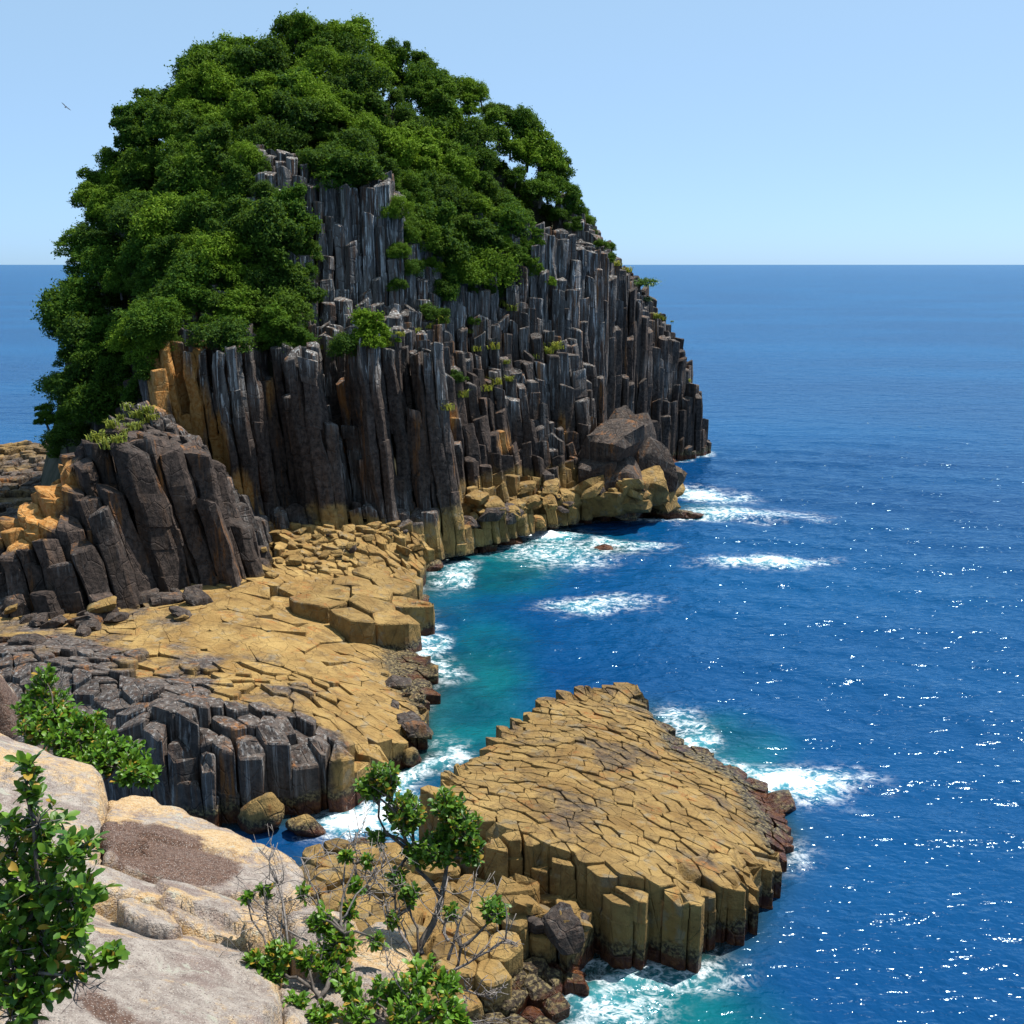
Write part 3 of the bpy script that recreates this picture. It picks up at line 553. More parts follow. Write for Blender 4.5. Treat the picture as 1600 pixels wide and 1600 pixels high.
# ------------------------------------------------------------------ sea
LAND = [shelf_poly, islet_poly, HEAD, p_low, p_weed, p_foot, p_far] + \
       [[(c[0] + r * math.cos(a), c[1] + r2 * math.sin(a)) for a in np.linspace(0, 6.28, 9)[:-1]] for c, r, r2 in [(atz(1048, 803, 0), 3.4, 1.8), (atz(1080, 806, 0), 2.4, 1.2), (atz(947, 858, 0), 1.4, 1.1), (atz(790, 845, 0), 3.2, 1.5), (atz(640, 1185, 0), 1.2, 1.1)]]
def sea_patch():
    x = np.concatenate([np.arange(-110, -16, 1.2), np.arange(-16, 48, .30), np.arange(48, 120, 1.0)]); y = np.concatenate([np.arange(30, 150, .34), np.arange(150, 261, .9)])
    X, Y = np.meshgrid(x, y); sh = X.shape; Xf, Yf = X.ravel(), Y.ravel()
    land = np.full(Xf.shape, 1e9); inside = np.zeros(Xf.shape, bool)
    for q in LAND:
        i = inpoly(q, Xf, Yf); inside |= i; land = np.minimum(land, edge_dist(q, Xf, Yf))
    d = np.where(inside, 0, land); P2 = np.column_stack([Xf, Yf]); n1 = fbm(P2 * .09, 4, 51); n2 = fbm(P2 * .35, 4, 52)
    # swell from the open sea, plus short chop
    a = math.radians(62); u = Xf * math.cos(a) + Yf * math.sin(a)
    z = .16 * np.sin(u * .42 + 2.2 * n1) + .10 * np.sin((Xf * .3 + Yf * 1.0) * .9 + 3 * n1) + .16 * n2 + .10 * fbm(P2 * np.array([.8, 1.3]), 3, 53)
    e = np.minimum.reduce([Xf + 110, 119 - Xf, Yf - 30, 260 - Yf]); z *= sstep(0, 70, e)
    # shallows
    px, py = project(np.column_stack([Xf, Yf, np.zeros(len(Xf))]))
    cove = np.exp(-(((Xf + 2) / 9.5) ** 2 + ((Yf - 126) / 13) ** 2)) + .9 * np.exp(-(((Xf - 6) / 13) ** 2 + ((Yf - 139) / 7) ** 2)) + .8 * np.exp(-(((Xf + 3) / 6.0) ** 2 + ((Yf - 92) / 16) ** 2)) + .7 * np.exp(-(((Xf + 4) / 5.0) ** 2 + ((Yf - 76) / 7) ** 2)) \
        + .75 * np.exp(-(((Xf - 17) / 5.5) ** 2 + ((Yf - 77) / 7) ** 2)) + .8 * np.exp(-(((Xf - 7) / 7) ** 2 + ((Yf - 45) / 6) ** 2)) + .55 * np.exp(-(((Xf - 30) / 5) ** 2 + ((Yf - 127) / 4) ** 2)) + .5 * np.exp(-(((Xf - 30) / 7) ** 2 + ((Yf - 158) / 5) ** 2))
    shallow = np.clip(cove * (1 + .5 * n1) + .5 * np.exp(-d / 2.5), 0, 1); clear = np.exp(-d / (1.3 + .8 * n1)) * sstep(12, 3, Xf - 20)
    # foam: along the rocks, and where waves break
    WX = 3.2 * fbm(P2 * .16, 3, 66); WY = 2.6 * fbm(P2 * .16, 3, 67)
    foam = .74 * np.exp(-d / 1.15) * np.clip(.5 + 1.0 * vnoise(P2 * .13, 61), .05, 1.15) * sstep(220, 190, Yf)
    for qx, qy, rx, ry, s in [(1100, 775, 3.8, 5.0, 1.0), (1140, 805, 8.5, 3.2, .85), (1075, 770, 3, 4, .9), (845, 835, 5.0, 3.2, 1.05), (880, 862, 6.5, 5.0, .72), (820, 835, 3, 3, .8), (955, 850, 3.5, 2.2, .85), (985, 855, 4, 2.4, .5), (1195, 878, 5.5, 2.4, .95), (1160, 875, 4, 2, .6), (925, 945, 4.2, 2.6, .78), (975, 935, 4.2, 1.6, .5),
                                (1215, 1220, 3.2, 2.4, 1.1), (1260, 1225, 3.0, 2.2, .75), (1110, 1165, 1.5, 3.2, .85), (1060, 1120, 1.6, 2.6, .62), (1160, 1205, 2.2, 2.2, .8), (655, 1015, 1.3, 4.0, .85), (675, 1050, 1.6, 3.0, .7), (690, 900, 1.6, 3.6, .85), (700, 880, 2, 2.0, .75), (670, 970, 1.5, 1.8, .8), (620, 1000, 2.2, 1.4, .9),
                                (560, 1290, 2.6, 1.6, 1.1), (620, 1290, 2.0, 3.0, .95), (650, 1240, 1.5, 3.0, .95), (675, 1200, 1.0, 3.0, .75), (900, 1540, 3.0, 2.0, .78), (980, 1510, 3.4, 1.6, .72), (900, 1580, 3, 1.6, .55), (1070, 1500, 1.5, 1.5, .55), (1250, 1340, 1.5, 2.5, .45), (1030, 800, 3, 1.6, .6), (1010, 812, 4, 1.2, .6), (1108, 712, 1.4, 1.6, .8), (900, 815, 4, 1.0, .55)]:
        c = atz(qx, qy, 0); w = n2 * .8; foam = np.maximum(foam, s * np.exp(-(((Xf + WX - c[0]) / (1.45 * rx)) ** 2 + ((Yf + WY - c[1]) / (1.45 * ry)) ** 2) * (1 + .8 * w)))
    foam = np.where(inside & (d < .01), foam * .6, foam)
    z += .28 * np.clip(foam - .35, 0, 1) * (1 + n2 + fbm(P2 * 1.4, 3, 59)) * 1.3
    Z = np.column_stack([shallow, foam, clear, np.ones(len(Xf))]); idx = np.arange(X.size).reshape(sh)
    A = np.stack([idx[:-1, :-1], idx[:-1, 1:], idx[1:, 1:], idx[1:, :-1]], -1).reshape(-1, 4)
    deep = inside & (land > 3.5); A = A[~deep[A].all(1)]
    V = np.column_stack([Xf, Yf, z]); b = [(x[0], y[0]), (x[-1], y[0]), (x[-1], y[-1]), (x[0], y[-1])]
    n = len(V); B = 90000.0; outer = [(-B, -B), (B, -B), (B, B), (-B, B)]
    V = np.vstack([V, [(p[0], p[1], 0) for p in outer]]); Z = np.vstack([Z, np.tile([0, 0, 0, 1.], (4, 1))])
    i0, i1, i2, i3 = idx[0, :], idx[:, -1], idx[-1, ::-1], idx[::-1, 0]; F = A.tolist()
    for side, k in ((i0, 0), (i1, 1), (i2, 2), (i3, 3)):
        a_, b_ = n + k, n + (k + 1) % 4; s_ = side.tolist(); F.append([a_, b_] + s_[::-1])
    return V, F, Z
V, F, Z = sea_patch()
def sea_material():
    t = NT('sea_water'); p = t.pos((1, 1, 0)); shallow, foam, clear, _ = t.zone()
    pa = t.pos((.55, 1.0, 0)); n_big = t.noise(t.pos((.5, 1, 0)), .012, 3, .5)
    w1 = t.noise(pa, .5, 2, .5, .6); w2 = t.noise(t.pos((.7, 1.15, 0)), 1.8, 1.2, .5, .5); w3 = t.noise(p, 4.0, 1, .5); w0 = t.noise(pa, .16, 3, .5)
    h = t.math('ADD', t.math('MULTIPLY', w0, 1.1), t.math('ADD', t.math('MULTIPLY', w1, .50), t.math('ADD', t.math('MULTIPLY', w2, .155), t.math('MULTIPLY', w3, .045))))
    nb = t.bump(h, 1.0, .85)
    deep = t.mix(t.rng(n_big, .35, .65), (.0002, .029, .104), (.0004, .046, .140))
    tq = t.mix(t.rng(t.noise(p, .12, 4), .35, .65), (.001, .046, .072), (.002, .092, .112))
    c = t.mix(t.rng(shallow, .18, .95), deep, tq); c = t.mix(t.math('MULTIPLY', clear, .55), c, (.030, .035, .014))
    # foam lace
    fn = t.noise(p, .7, 6, .68, .8); fl = t.voro(t.pos((1, 1.3, 0)), 1.3, 'DISTANCE_TO_EDGE'); fl2 = t.noise(p, 3.0, 5, .7)
    fd = t.noise(t.pos((.8, 1.1, 0)), .30, 4, .58, 2.2); rg1 = t.math('SUBTRACT', 1.0, t.math('MULTIPLY', t.math('ABSOLUTE', t.math('SUBTRACT', fd, .5)), 16.0), True)
    fe = t.noise(t.pos((.9, 1.2, 0)), .75, 4, .6, 1.6); rg2 = t.math('SUBTRACT', 1.0, t.math('MULTIPLY', t.math('ABSOLUTE', t.math('SUBTRACT', fe, .5)), 13.0), True)
    fil = t.math('MULTIPLY', t.math('MAXIMUM', rg1, t.math('MULTIPLY', rg2, .8)), t.rng(t.noise(p, .9, 4, .65), .40, .60))
    core = t.rng(t.math('ADD', foam, t.math('ADD', t.math('MULTIPLY', t.math('SUBTRACT', fn, .5), 1.9), t.math('MULTIPLY', t.math('SUBTRACT', fl2, .5), .7))), .72, 1.05)
    fm = t.math('MAXIMUM', t.math('MULTIPLY', core, t.rng(foam, .15, .45)), t.math('MULTIPLY', fil, t.math('MULTIPLY', t.rng(foam, .10, .6), .85)))
    c = t.mix(t.math('MULTIPLY', t.rng(foam, .25, 1.0), .55), c, (.06, .30, .34))
    body = t.n('BsdfDiffuse'); t.l(c, body.inputs[0]); t.l(nb, body.inputs['Normal'])
    tr = t.n('BsdfTransparent'); tr.inputs[0].default_value = (.72, .86, .80, 1)
    m1 = t.n('MixShader'); t.l(t.math('MULTIPLY', t.rng(clear, .3, .95), .35), m1.inputs[0]); t.l(body.outputs[0], m1.inputs[1]); t.l(tr.outputs[0], m1.inputs[2])
    gl = t.n('BsdfGlossy'); gl.inputs['Roughness'].default_value = .14; t.l(nb, gl.inputs['Normal']); gl.inputs[0].default_value = (.66, .88, 1.0, 1)
    fr = t.n('Fresnel'); fr.inputs[0].default_value = 1.33; t.l(nb, fr.inputs['Normal'])
    m2 = t.n('MixShader'); t.l(t.math('MINIMUM', t.math('MULTIPLY', fr.outputs[0], .8), .40), m2.inputs[0]); t.l(m1.outputs[0], m2.inputs[1]); t.l(gl.outputs[0], m2.inputs[2])
    fo = t.n('BsdfDiffuse'); fo.inputs[0].default_value = (.74, .77, .79, 1); t.l(t.bump(t.math('ADD', fn, fl2), .6, .3), fo.inputs['Normal'])
    m3 = t.n('MixShader'); t.l(fm, m3.inputs[0]); t.l(m2.outputs[0], m3.inputs[1]); t.l(fo.outputs[0], m3.inputs[2])
    return t.done(m3.outputs[0])
tag(link('sea', mesh('sea', V, F, sea_material(), Z, True)), 'deep blue sea with turquoise cove and white surf', kind='structure')
xs = np.linspace(-110, 120, 70); ys = np.linspace(20, 260, 70); SX, SY = np.meshgrid(xs, ys); idx = np.arange(SX.size).reshape(SX.shape)
sb = np.column_stack([SX.ravel(), SY.ravel(), -3.6 + fbm(np.column_stack([SX.ravel(), SY.ravel()]) * .15, 3, 71) * 1.0])
tag(link('seabed', mesh('seabed', sb, np.stack([idx[:-1, :-1], idx[:-1, 1:], idx[1:, 1:], idx[1:, :-1]], -1).reshape(-1, 4).tolist(), SEABED, smooth=True)), 'rocky sea floor in the shallows', kind='structure')
print('sea', round(time.time() - T0, 1))

# ------------------------------------------------------------------ trees of the headland
def quads(C, N, U, a, b):
    """leaf cards: centre, normal, long axis, half sizes"""
    W = np.cross(N, U); W /= np.linalg.norm(W, axis=1)[:, None] + 1e-9
    A = U * a[:, None]; B = W * b[:, None]
    return np.stack([C - A, C + B * .9 - A * .1, C + A, C - B * .9 - A * .1], 1).reshape(-1, 3)
def unit(V): return V / (np.linalg.norm(V, axis=1)[:, None] + 1e-9)
def crown_mesh(seed, R, Hh, nclump, nleaf, size, mat=FOREST, name='crown'):
    r = np.random.default_rng(seed); D0 = unit(r.normal(size=(nclump, 3))); D0[:, 2] = np.abs(D0[:, 2]) * 1.15 - .25
    cl = np.column_stack([D0[:, 0] * R * .66, D0[:, 1] * R * .66, D0[:, 2] * Hh * .85, R * r.uniform(.32, .58, nclump)]); cl[::3, :3] *= r.uniform(1.1, 1.45, (len(cl[::3]), 1)); cl[::3, 3] *= .62; cl = np.vstack([cl, [[0, 0, 0, R * .62]]])
    w = cl[:, 3] ** 2; k = r.choice(nclump + 1, nleaf, p=w / w.sum()); D = unit(r.normal(size=(nleaf, 3))); D[:, 2] = np.where(D[:, 2] < -.45, -D[:, 2], D[:, 2])
    rad = cl[k, 3] * (r.uniform(.35, 1.0, nleaf) ** .40) * (1 + .45 * vnoise(D * 2.8 + k[:, None] * 7.3, seed)); rad = np.where(r.random(nleaf) < .14, rad * r.uniform(1.0, 1.4, nleaf), rad); C = cl[k, :3] + D * rad[:, None] * np.array([1, 1, .92])
    N = unit(D * .6 + np.array([0, 0, .45]) + r.normal(size=(nleaf, 3)) * .75); U = unit(np.cross(N, r.normal(size=(nleaf, 3)))); s = size * r.uniform(.6, 1.35, nleaf)
    V = quads(C, N, U, s, s * .55); F = np.arange(len(V)).reshape(-1, 4).tolist(); return mesh(name, V, F, mat)
def tube(path, radii, n=6):
    path = np.array(path, float); V, F = [], []; m = len(path)
    for i in range(m):
        d = path[min(i + 1, m - 1)] - path[max(i - 1, 0)]; d /= np.linalg.norm(d) + 1e-9
        a = np.cross(d, [0.31, .95, .1] if abs(d[2]) > .8 else [0, 0, 1.]); a /= np.linalg.norm(a) + 1e-9; b = np.cross(d, a)
        for k in range(n):
            t = 6.2832 * k / n; V.append(path[i] + (a * math.cos(t) + b * math.sin(t)) * radii[i])
    for i in range(m - 1):
        for k in range(n): F.append((i * n + k, i * n + (k + 1) % n, (i + 1) * n + (k + 1) % n, (i + 1) * n + k))
    F.append(tuple(range(n))[::-1]); F.append(tuple((m - 1) * n + k for k in range(n))); return np.array(V), F
def join(parts):
    V, F, n = [], [], 0
    for v, f in parts: V.append(v); F += [tuple(int(a) + n for a in q) for q in f]; n += len(v)
    return np.vstack(V), F
def trunk_mesh(seed, H):
    r = np.random.default_rng(seed); parts = []; p = np.array([[0, 0, -.6], [r.normal() * .12, r.normal() * .12, H * .4], [r.normal() * .25, r.normal() * .25, H * .8]]); parts.append(tube(p, [.26, .2, .12]))
    for k in range(4):
        a = r.uniform(0, 6.28); l = H * r.uniform(.35, .55); s = p[1] + (p[2] - p[1]) * r.uniform(0, .8)
        parts.append(tube([s, s + np.array([math.cos(a) * l * .5, math.sin(a) * l * .5, l * .35]), s + np.array([math.cos(a) * l, math.sin(a) * l, l * .6])], [.11, .08, .04], 5))
    V, F = join(parts); return mesh('trunk', V, F, BARK)
CROWNS = [crown_mesh(100 + i, [3.2, 2.8, 3.5, 3.0, 2.5, 3.3, 2.9, 3.6][i], [2.7, 3.2, 2.6, 3.4, 3.0, 2.4, 3.0, 2.8][i], [10, 8, 12, 9, 7, 11, 8, 13][i], 10500, .155) for i in range(8)]
TRUNKS = [trunk_mesh(200 + i, 2.6) for i in range(4)]
FORESTPX = [(70, 705), (55, 640), (82, 500), (92, 430), (138, 270), (198, 190), (248, 130), (328, 75), (420, 35), (500, 14), (600, 45), (690, 90), (775, 115), (825, 180), (862, 235), (925, 295), (935, 345), (972, 405), (940, 395), (890, 345), (845, 340), (835, 420), (805, 445), (755, 458),
            (690, 455), (640, 420), (622, 360), (612, 300), (590, 268), (560, 322), (505, 265), (440, 225), (395, 235), (400, 285), (470, 325), (480, 350), (490, 400), (492, 520), (475, 545), (420, 540), (370, 520), (330, 545), (300, 495), (250, 545), (235, 560), (215, 605), (150, 660), (100, 715)]
forest_region = [(-80, 140), (-62, 126), (-40, 118), (-20, 124), (0, 142), (20, 170), (38, 204), (38, 214), (0, 226), (-40, 215), (-70, 195), (-80, 170)]
cand = poisson(forest_region, 1.9, 77); zg = HD(cand[:, 0], cand[:, 1]); P3 = lean(np.column_stack([cand, zg]))
sel = []
order = RNG.permutation(len(P3)); taken = []
for i in order:
    x, y, z = P3[i]
    if z < 8: continue
    px, py = project(np.array([x, y, z + 2.2]))
    if not inpoly(FORESTPX, np.array([px]), np.array([py]))[0] or edge_dist(FORESTPX, np.array([px]), np.array([py]))[0] < (15 if px < 900 else 6): continue
    # crest of the far side: only the trees whose crowns rise over the ridge can be seen
    if y > np.interp(x, [-62, -42, -28, -3, 13, 20], [163, 176, 183, 195, 206, 212]): continue
    sx = [abs(px - q[0]) ** 2 + (1.25 * (py - q[1])) ** 2 for q in taken]
    if sx and min(sx) < (22 if px < 900 else 13) ** 2: continue
    taken.append((px, py)); sel.append((x, y, z, px, py))
sel.sort(key=lambda q: q[1]); print('trees', len(sel))
def tree_at(x, y, z, s, label, group, rnd, cat='tree', name='evergreen_tree', sz=1.0):
    z += rnd.uniform(-1.2, .6) * s; t = empty(name, (x, y, z - .3), label, cat, group); t.rotation_euler = (rnd.uniform(-.1, .1), rnd.uniform(-.1, .1), rnd.uniform(0, 6.28)); t.scale = (s, s, s * sz)
    link('trunk', rnd.choice(TRUNKS), t); link('crown', rnd.choice(CROWNS), t, (0, 0, 1.5)); return t
rt = random.Random(5)
for x, y, z, px, py in sel:
    d = float(edge_dist(FORESTPX, np.array([px]), np.array([py]))[0]); s = rt.choice([.62, .78, .9, 1.0, 1.1, 1.22, 1.36]) * rt.uniform(.92, 1.08) * (.66 + .34 * min(1, d / 34))
    if px > 900: s *= .62
    if px < 235 and py > 380: lab, gr = 'evergreen tree on the shaded left flank of the headland above the buttress', 'trees on the shaded left flank'
    elif px < 500 and py > 320: lab, gr = 'leafy evergreen on the tree-covered lobe left of the bare upper column wall', 'trees on the left lobe'
    elif px > 860: lab, gr = 'small wind-clipped evergreen on the descending crest above the seaward cliff', 'trees on the seaward crest'
    elif py > 290: lab, gr = 'evergreen tree hanging over the column tops right of the bare upper wall', 'trees above the right columns'
    else: lab, gr = 'rounded evergreen tree in the dense canopy over the summit of the headland', 'trees covering the summit'
    tree_at(x, y, z, s, lab, gr, rt, sz=rt.uniform(.85, 1.15))
bpy.context.view_layer.update(); DG = bpy.context.evaluated_depsgraph_get(); fill = []
for py in range(60, 720, 17):
    for px in range(90, 960, 17):
        qx, qy = px + rt.uniform(-6, 6), py + rt.uniform(-6, 6)
        if not inpoly(FORESTPX, np.array([qx]), np.array([qy]))[0]: continue
        if fill and min((qx - f[0]) ** 2 + (qy - f[1]) ** 2 for f in fill) < 23 ** 2: continue
        r = Vector(ray(qx, qy)).normalized(); hit, loc, nrm, fi, ob, mt = sc.ray_cast(DG, Vector((0, 0, CAM_H)) + r * 15, r)
        if hit and ob.name.split('.')[0] in ('rock_column', 'rock_column_mass', 'hill'): fill.append((qx, qy, loc.copy()))
print('infill trees', len(fill))
for qx, qy, loc in fill:
    d = float(edge_dist(FORESTPX, np.array([qx]), np.array([qy]))[0]); s = rt.uniform(.6, .95) * (.65 + .35 * min(1, d / 30))
    if qx > 900: s *= .7
    tree_at(loc.x, loc.y + .3, loc.z - 2.0 * s, s, 'small evergreen clinging to a steep column face amid the forest', 'trees clinging to steep faces', rt, sz=1.1)
for px, py, Y, s, lab in [(572, 545, 133, 1.0, 'rounded green bush on the ledge below the bare upper column wall'), (545, 545, 132.5, .7, 'smaller bush crowding the left side of the ledge below the bare upper wall'), (600, 535, 134.5, .65, 'smaller bush on the right end of the ledge below the bare upper wall'),
                          (676, 490, 142, .62, 'small bush clinging beside a tall pale column right of the ledge bush'), (716, 592, 143, .45, 'small dark bush in a cleft among the lower columns'), (625, 400, 141, .5, 'narrow bush wedged between pale broken columns'), (622, 450, 141, .42, 'tiny bush below the narrow bush between pale columns'),
                          (857, 438, 164, .34, 'little round bush high on the pale right-hand columns'), (740, 500, 150, .3, 'tiny green bush on a broken column top')]:
    r = Vector(ray(px, py)).normalized(); hit, loc, *_ = sc.ray_cast(DG, Vector((0, 0, CAM_H)) + r * 15, r); x, y, z = loc if hit and abs(loc.y - Y) < 14 else aty(px, py, Y)
    tree_at(x, y + .3, z - .4, s, lab, None, rt, 'bush', 'cliff_bush')
# wind-bent pine on the seaward edge, and clumps of low green there
def pine(loc, size, label, seed):
    r = np.random.default_rng(seed); t = empty('pine_tree', loc, label, 'tree'); Vt, Ft = tube([(0, 0, -.5), (.25 * size, 0, .5 * size), (.8 * size, 0, .9 * size)], [.12 * size, .09 * size, .04 * size]); link('trunk', mesh('trunk', Vt, Ft, BARK), t)
    n = 700; pad = r.integers(0, 4, n); pc = np.array([(.7, 0, 1.05), (1.3, .2, .95), (.2, -.2, .75), (1.0, -.4, .6)]) * size; C = pc[pad] + r.normal(size=(n, 3)) * np.array([.42, .36, .09]) * size
    N = unit(r.normal(size=(n, 3)) + np.array([0, 0, 1.2])); U = unit(np.cross(N, r.normal(size=(n, 3)))); s = r.uniform(.10, .2, n) * size
    V = quads(C, N, U, s, s * .35); link('crown', mesh('crown', V, np.arange(len(V)).reshape(-1, 4).tolist(), PINE), t)
p = aty(996, 455, 203); pine(p, 1.9, 'small flat-topped pine leaning out over the sea from the seaward cliff edge', 3)
p = aty(1004, 474, 203); pine(p, .9, 'tiny pine tuft below the flat-topped leaning pine', 4)
# grass tufts on the ledges and the buttress crest
def tuft_mesh(seed, n=60):
    r = np.random.default_rng(seed); V, F = [], []
    for k in range(n):
        a = r.uniform(0, 6.283); q = r.uniform(0, .55); b = np.array([q * math.cos(a), q * math.sin(a), 0]); a2 = r.uniform(0, 6.283); d = np.array([math.cos(a2), math.sin(a2), 0]); h = r.uniform(.3, .75); w = np.array([-d[1], d[0], 0]) * .05; i = len(V)
        V += [b - w, b + w, b + d * h * .25 + [0, 0, h * .7] + w * .8, b + d * h * .25 + [0, 0, h * .7] - w * .8, b + d * h * .75 + [0, 0, h * .85]]; F += [(i, i + 1, i + 2, i + 3), (i + 3, i + 2, i + 4)]
    return mesh('grass_tuft', V, F, GRASS)
TUFTS = [tuft_mesh(300 + i) for i in range(4)]
dg = bpy.context.evaluated_depsgraph_get
def drop_on(px, py):
    """the rock point sighted through a spot of the picture"""
    bpy.context.view_layer.update(); r = Vector(ray(px, py)).normalized(); hit, loc, *_ = sc.ray_cast(bpy.context.evaluated_depsgraph_get(), Vector((0, 0, CAM_H)) + r * 15, r); return loc if hit else None
rg = random.Random(8)
tuft_spots = [(200, 640), (190, 655), (175, 668), (215, 652), (230, 645), (165, 685), (205, 672), (185, 690), (240, 655), (150, 690), (195, 680), (170, 700), (215, 668), (225, 660),
              (790, 478), (800, 485), (850, 545), (858, 552), (835, 560), (770, 545), (745, 548), (735, 520), (690, 505), (672, 512), (650, 520), (795, 595), (775, 600), (760, 610), (720, 620), (790, 568), (610, 540), (625, 525), (505, 545), (1035, 500), (1050, 503), (1025, 497), (980, 425), (965, 415), (870, 545), (700, 640), (1076, 596)]
bpy.context.view_layer.update(); DG = bpy.context.evaluated_depsgraph_get(); hits = []
for px, py in tuft_spots:
    r = Vector(ray(px, py)).normalized(); hit, loc, *_ = sc.ray_cast(DG, Vector((0, 0, CAM_H)) + r * 15, r)
    if hit: hits.append((px, py, loc.copy()))
for px, py, loc in hits:
    onb = px < 260
    o = link('grass_tuft', rg.choice(TUFTS), None, tuple(loc - Vector((0, 0, .05))), (0, 0, rg.uniform(0, 6.28)), [rg.uniform(1.0, 1.9)] * 3)
    if px > 955: tag(o, 'low green tuft on the seaward cliff edge', 'grass', 'tufts on the seaward cliff edge')
    elif onb: tag(o, 'yellow-green grass tuft on the stony crest of the buttress', 'grass', 'grass on the buttress crest')
    else: tag(o, 'yellow-green tuft growing on a broken column top of the cliff', 'grass', 'tufts on the column tops')

# ------------------------------------------------------------------ foreground: granite slabs and shrubs around the viewpoint
PA, PB, PC = -.255, -.309, 32.53
def onplane(px, py, dz=0.0):
    r = ray(px, py); t = (PC + dz - CAM_H) / (r[2] - PA * r[0] - PB * r[1]); return (r[0] * t, r[1] * t)
def granite_material():
    t = NT('lichen_granite'); p = t.pos(); edge, brown, peach, rnd = t.zone()
    n1 = t.noise(p, 1.3, 5, .6, .5); n2 = t.noise(p, 5, 5, .65, .3); n3 = t.noise(p, 34, 4, .6); sp = t.voro(p, 85); sp2 = t.voro(p, 46)
    c = t.mix(t.rng(t.noise(p, 9, 8, .75), .3, .7), (.20, .16, .138), (.43, .375, .325))
    c = t.mix(t.math('MULTIPLY', t.rng(t.noise(p, 2.2, 8, .7, .4), .50, .60), .6), c, (.19, .13, .112))
    pe = t.math('ADD', peach, t.math('MULTIPLY', t.math('SUBTRACT', n2, .5), 1.6)); pe = t.math('ADD', pe, t.math('MULTIPLY', t.math('SUBTRACT', n1, .5), 1.2)); pe = t.math('ADD', pe, t.math('MULTIPLY', t.math('SUBTRACT', t.noise(p, 16, 6, .7), .5), 1.5))
    c = t.mix(t.math('MULTIPLY', t.rng(pe, .20, .72), .88), c, t.mix(t.rng(n3, .3, .7), (.47, .28, .105), (.60, .44, .25)))
    c = t.mix(t.math('MULTIPLY', t.rng(t.noise(p, 4.5, 7, .7, .5), .58, .66), .75), c, (.42, .42, .34))
    c = t.mix(t.rng(t.math('ADD', brown, t.math('MULTIPLY', t.math('SUBTRACT', n2, .5), 1.5)), .38, .72), c, t.mix(t.rng(n3, .3, .65), (.075, .042, .030), (.16, .098, .072)))
    c = t.mix(t.math('MULTIPLY', t.rng(sp, .34, .18), .6), c, (.55, .50, .45)); c = t.mix(t.math('MULTIPLY', t.rng(sp2, .30, .14), .65), c, (.10, .075, .07))
    h = t.math('ADD', t.math('MULTIPLY', t.noise(p, 6, 9, .72), 1.2), t.math('ADD', t.math('MULTIPLY', n3, .35), t.math('MULTIPLY', sp, .15)))
    return t.done(t.principled(c, .85, .2, t.bump(h, 1.0, .06)))
GRANITE = granite_material()
def slab(label, pts, dz, seed, brown=(), peach=(), step=.032, thick=.9, dome=.03, rim=.03, side=.12, name='granite_slab'):
    poly = [onplane(px, py, dz) for px, py in pts]; P = np.array(poly); lo, hi = P.min(0) - .2, P.max(0) + .2
    x = np.arange(lo[0], hi[0], step); y = np.arange(lo[1], hi[1], step); X, Y = np.meshgrid(x, y); Q = np.column_stack([X.ravel(), Y.ravel()])
    wob = .035 * fbm(Q * 3.2, 3, seed) + .015 * fbm(Q * 11, 2, seed + 1)
    sd = (edge_dist(poly, Q[:, 0], Q[:, 1]) * np.where(inpoly(poly, Q[:, 0], Q[:, 1]), 1, -1)) + wob
    z = PC + dz + PA * Q[:, 0] + PB * Q[:, 1] + dome * (1 - np.exp(-np.clip(sd, 0, 9) / .5)) - dome * .6 + .10 * fbm(Q * 1.0, 4, seed + 2) + .035 * fbm(Q * 4, 4, seed + 3)
    rr_ = np.random.default_rng(seed + 70); ns_ = 9; st_ = rr_.uniform(lo, hi, (ns_, 2)); ti_ = rr_.normal(size=(ns_, 2)) * .055; of_ = rr_.uniform(-.045, .04, ns_)
    W_ = Q + .16 * np.column_stack([fbm(Q * 2.1, 4, seed + 8), fbm(Q * 2.1, 4, seed + 9)]); kk = np.argmin((W_[:, None, 0] - st_[:, 0]) ** 2 * 1.0 + (W_[:, None, 1] - st_[:, 1]) ** 2 * 2.2, 1)
    z += of_[kk] + ((Q - st_[kk]) * ti_[kk]).sum(1)
    z -= rim * np.clip(1 - np.clip(sd, 0, 1) / .05, 0, 1) ** 2.0; z -= np.clip(-sd, 0, side) / side * thick
    keep = sd > -side; idx = np.arange(X.size).reshape(X.shape); A = np.stack([idx[:-1, :-1], idx[:-1, 1:], idx[1:, 1:], idx[1:, :-1]], -1).reshape(-1, 4); A = A[keep[A].all(1)]
    use = np.unique(A); mp = -np.ones(X.size, int); mp[use] = np.arange(len(use)); V = np.column_stack([Q, z])[use]; A = mp[A]
    br = np.zeros(len(use)); pe = .5 * np.exp(-np.clip(sd[use], 0, 9) / .2)
    for px, py, rx, ry, st in brown:
        c = onplane(px, py, dz); br = np.maximum(br, st * np.exp(-(((V[:, 0] - c[0]) / rx) ** 2 + ((V[:, 1] - c[1]) / ry) ** 2) ** 2))
    for px, py, rx, ry, st in peach:
        c = onplane(px, py, dz); pe = np.maximum(pe, st * np.exp(-(((V[:, 0] - c[0]) / rx) ** 2 + ((V[:, 1] - c[1]) / ry) ** 2)))
    Z = np.column_stack([sd[use], br, pe, np.ones(len(use)) * .5]); o0 = np.array([V[:, 0].mean(), V[:, 1].mean(), V[:, 2].min()])
    return tag(link(name, mesh(name, V - o0, A.tolist(), GRANITE, Z, True), None, tuple(o0)), label, 'rock')
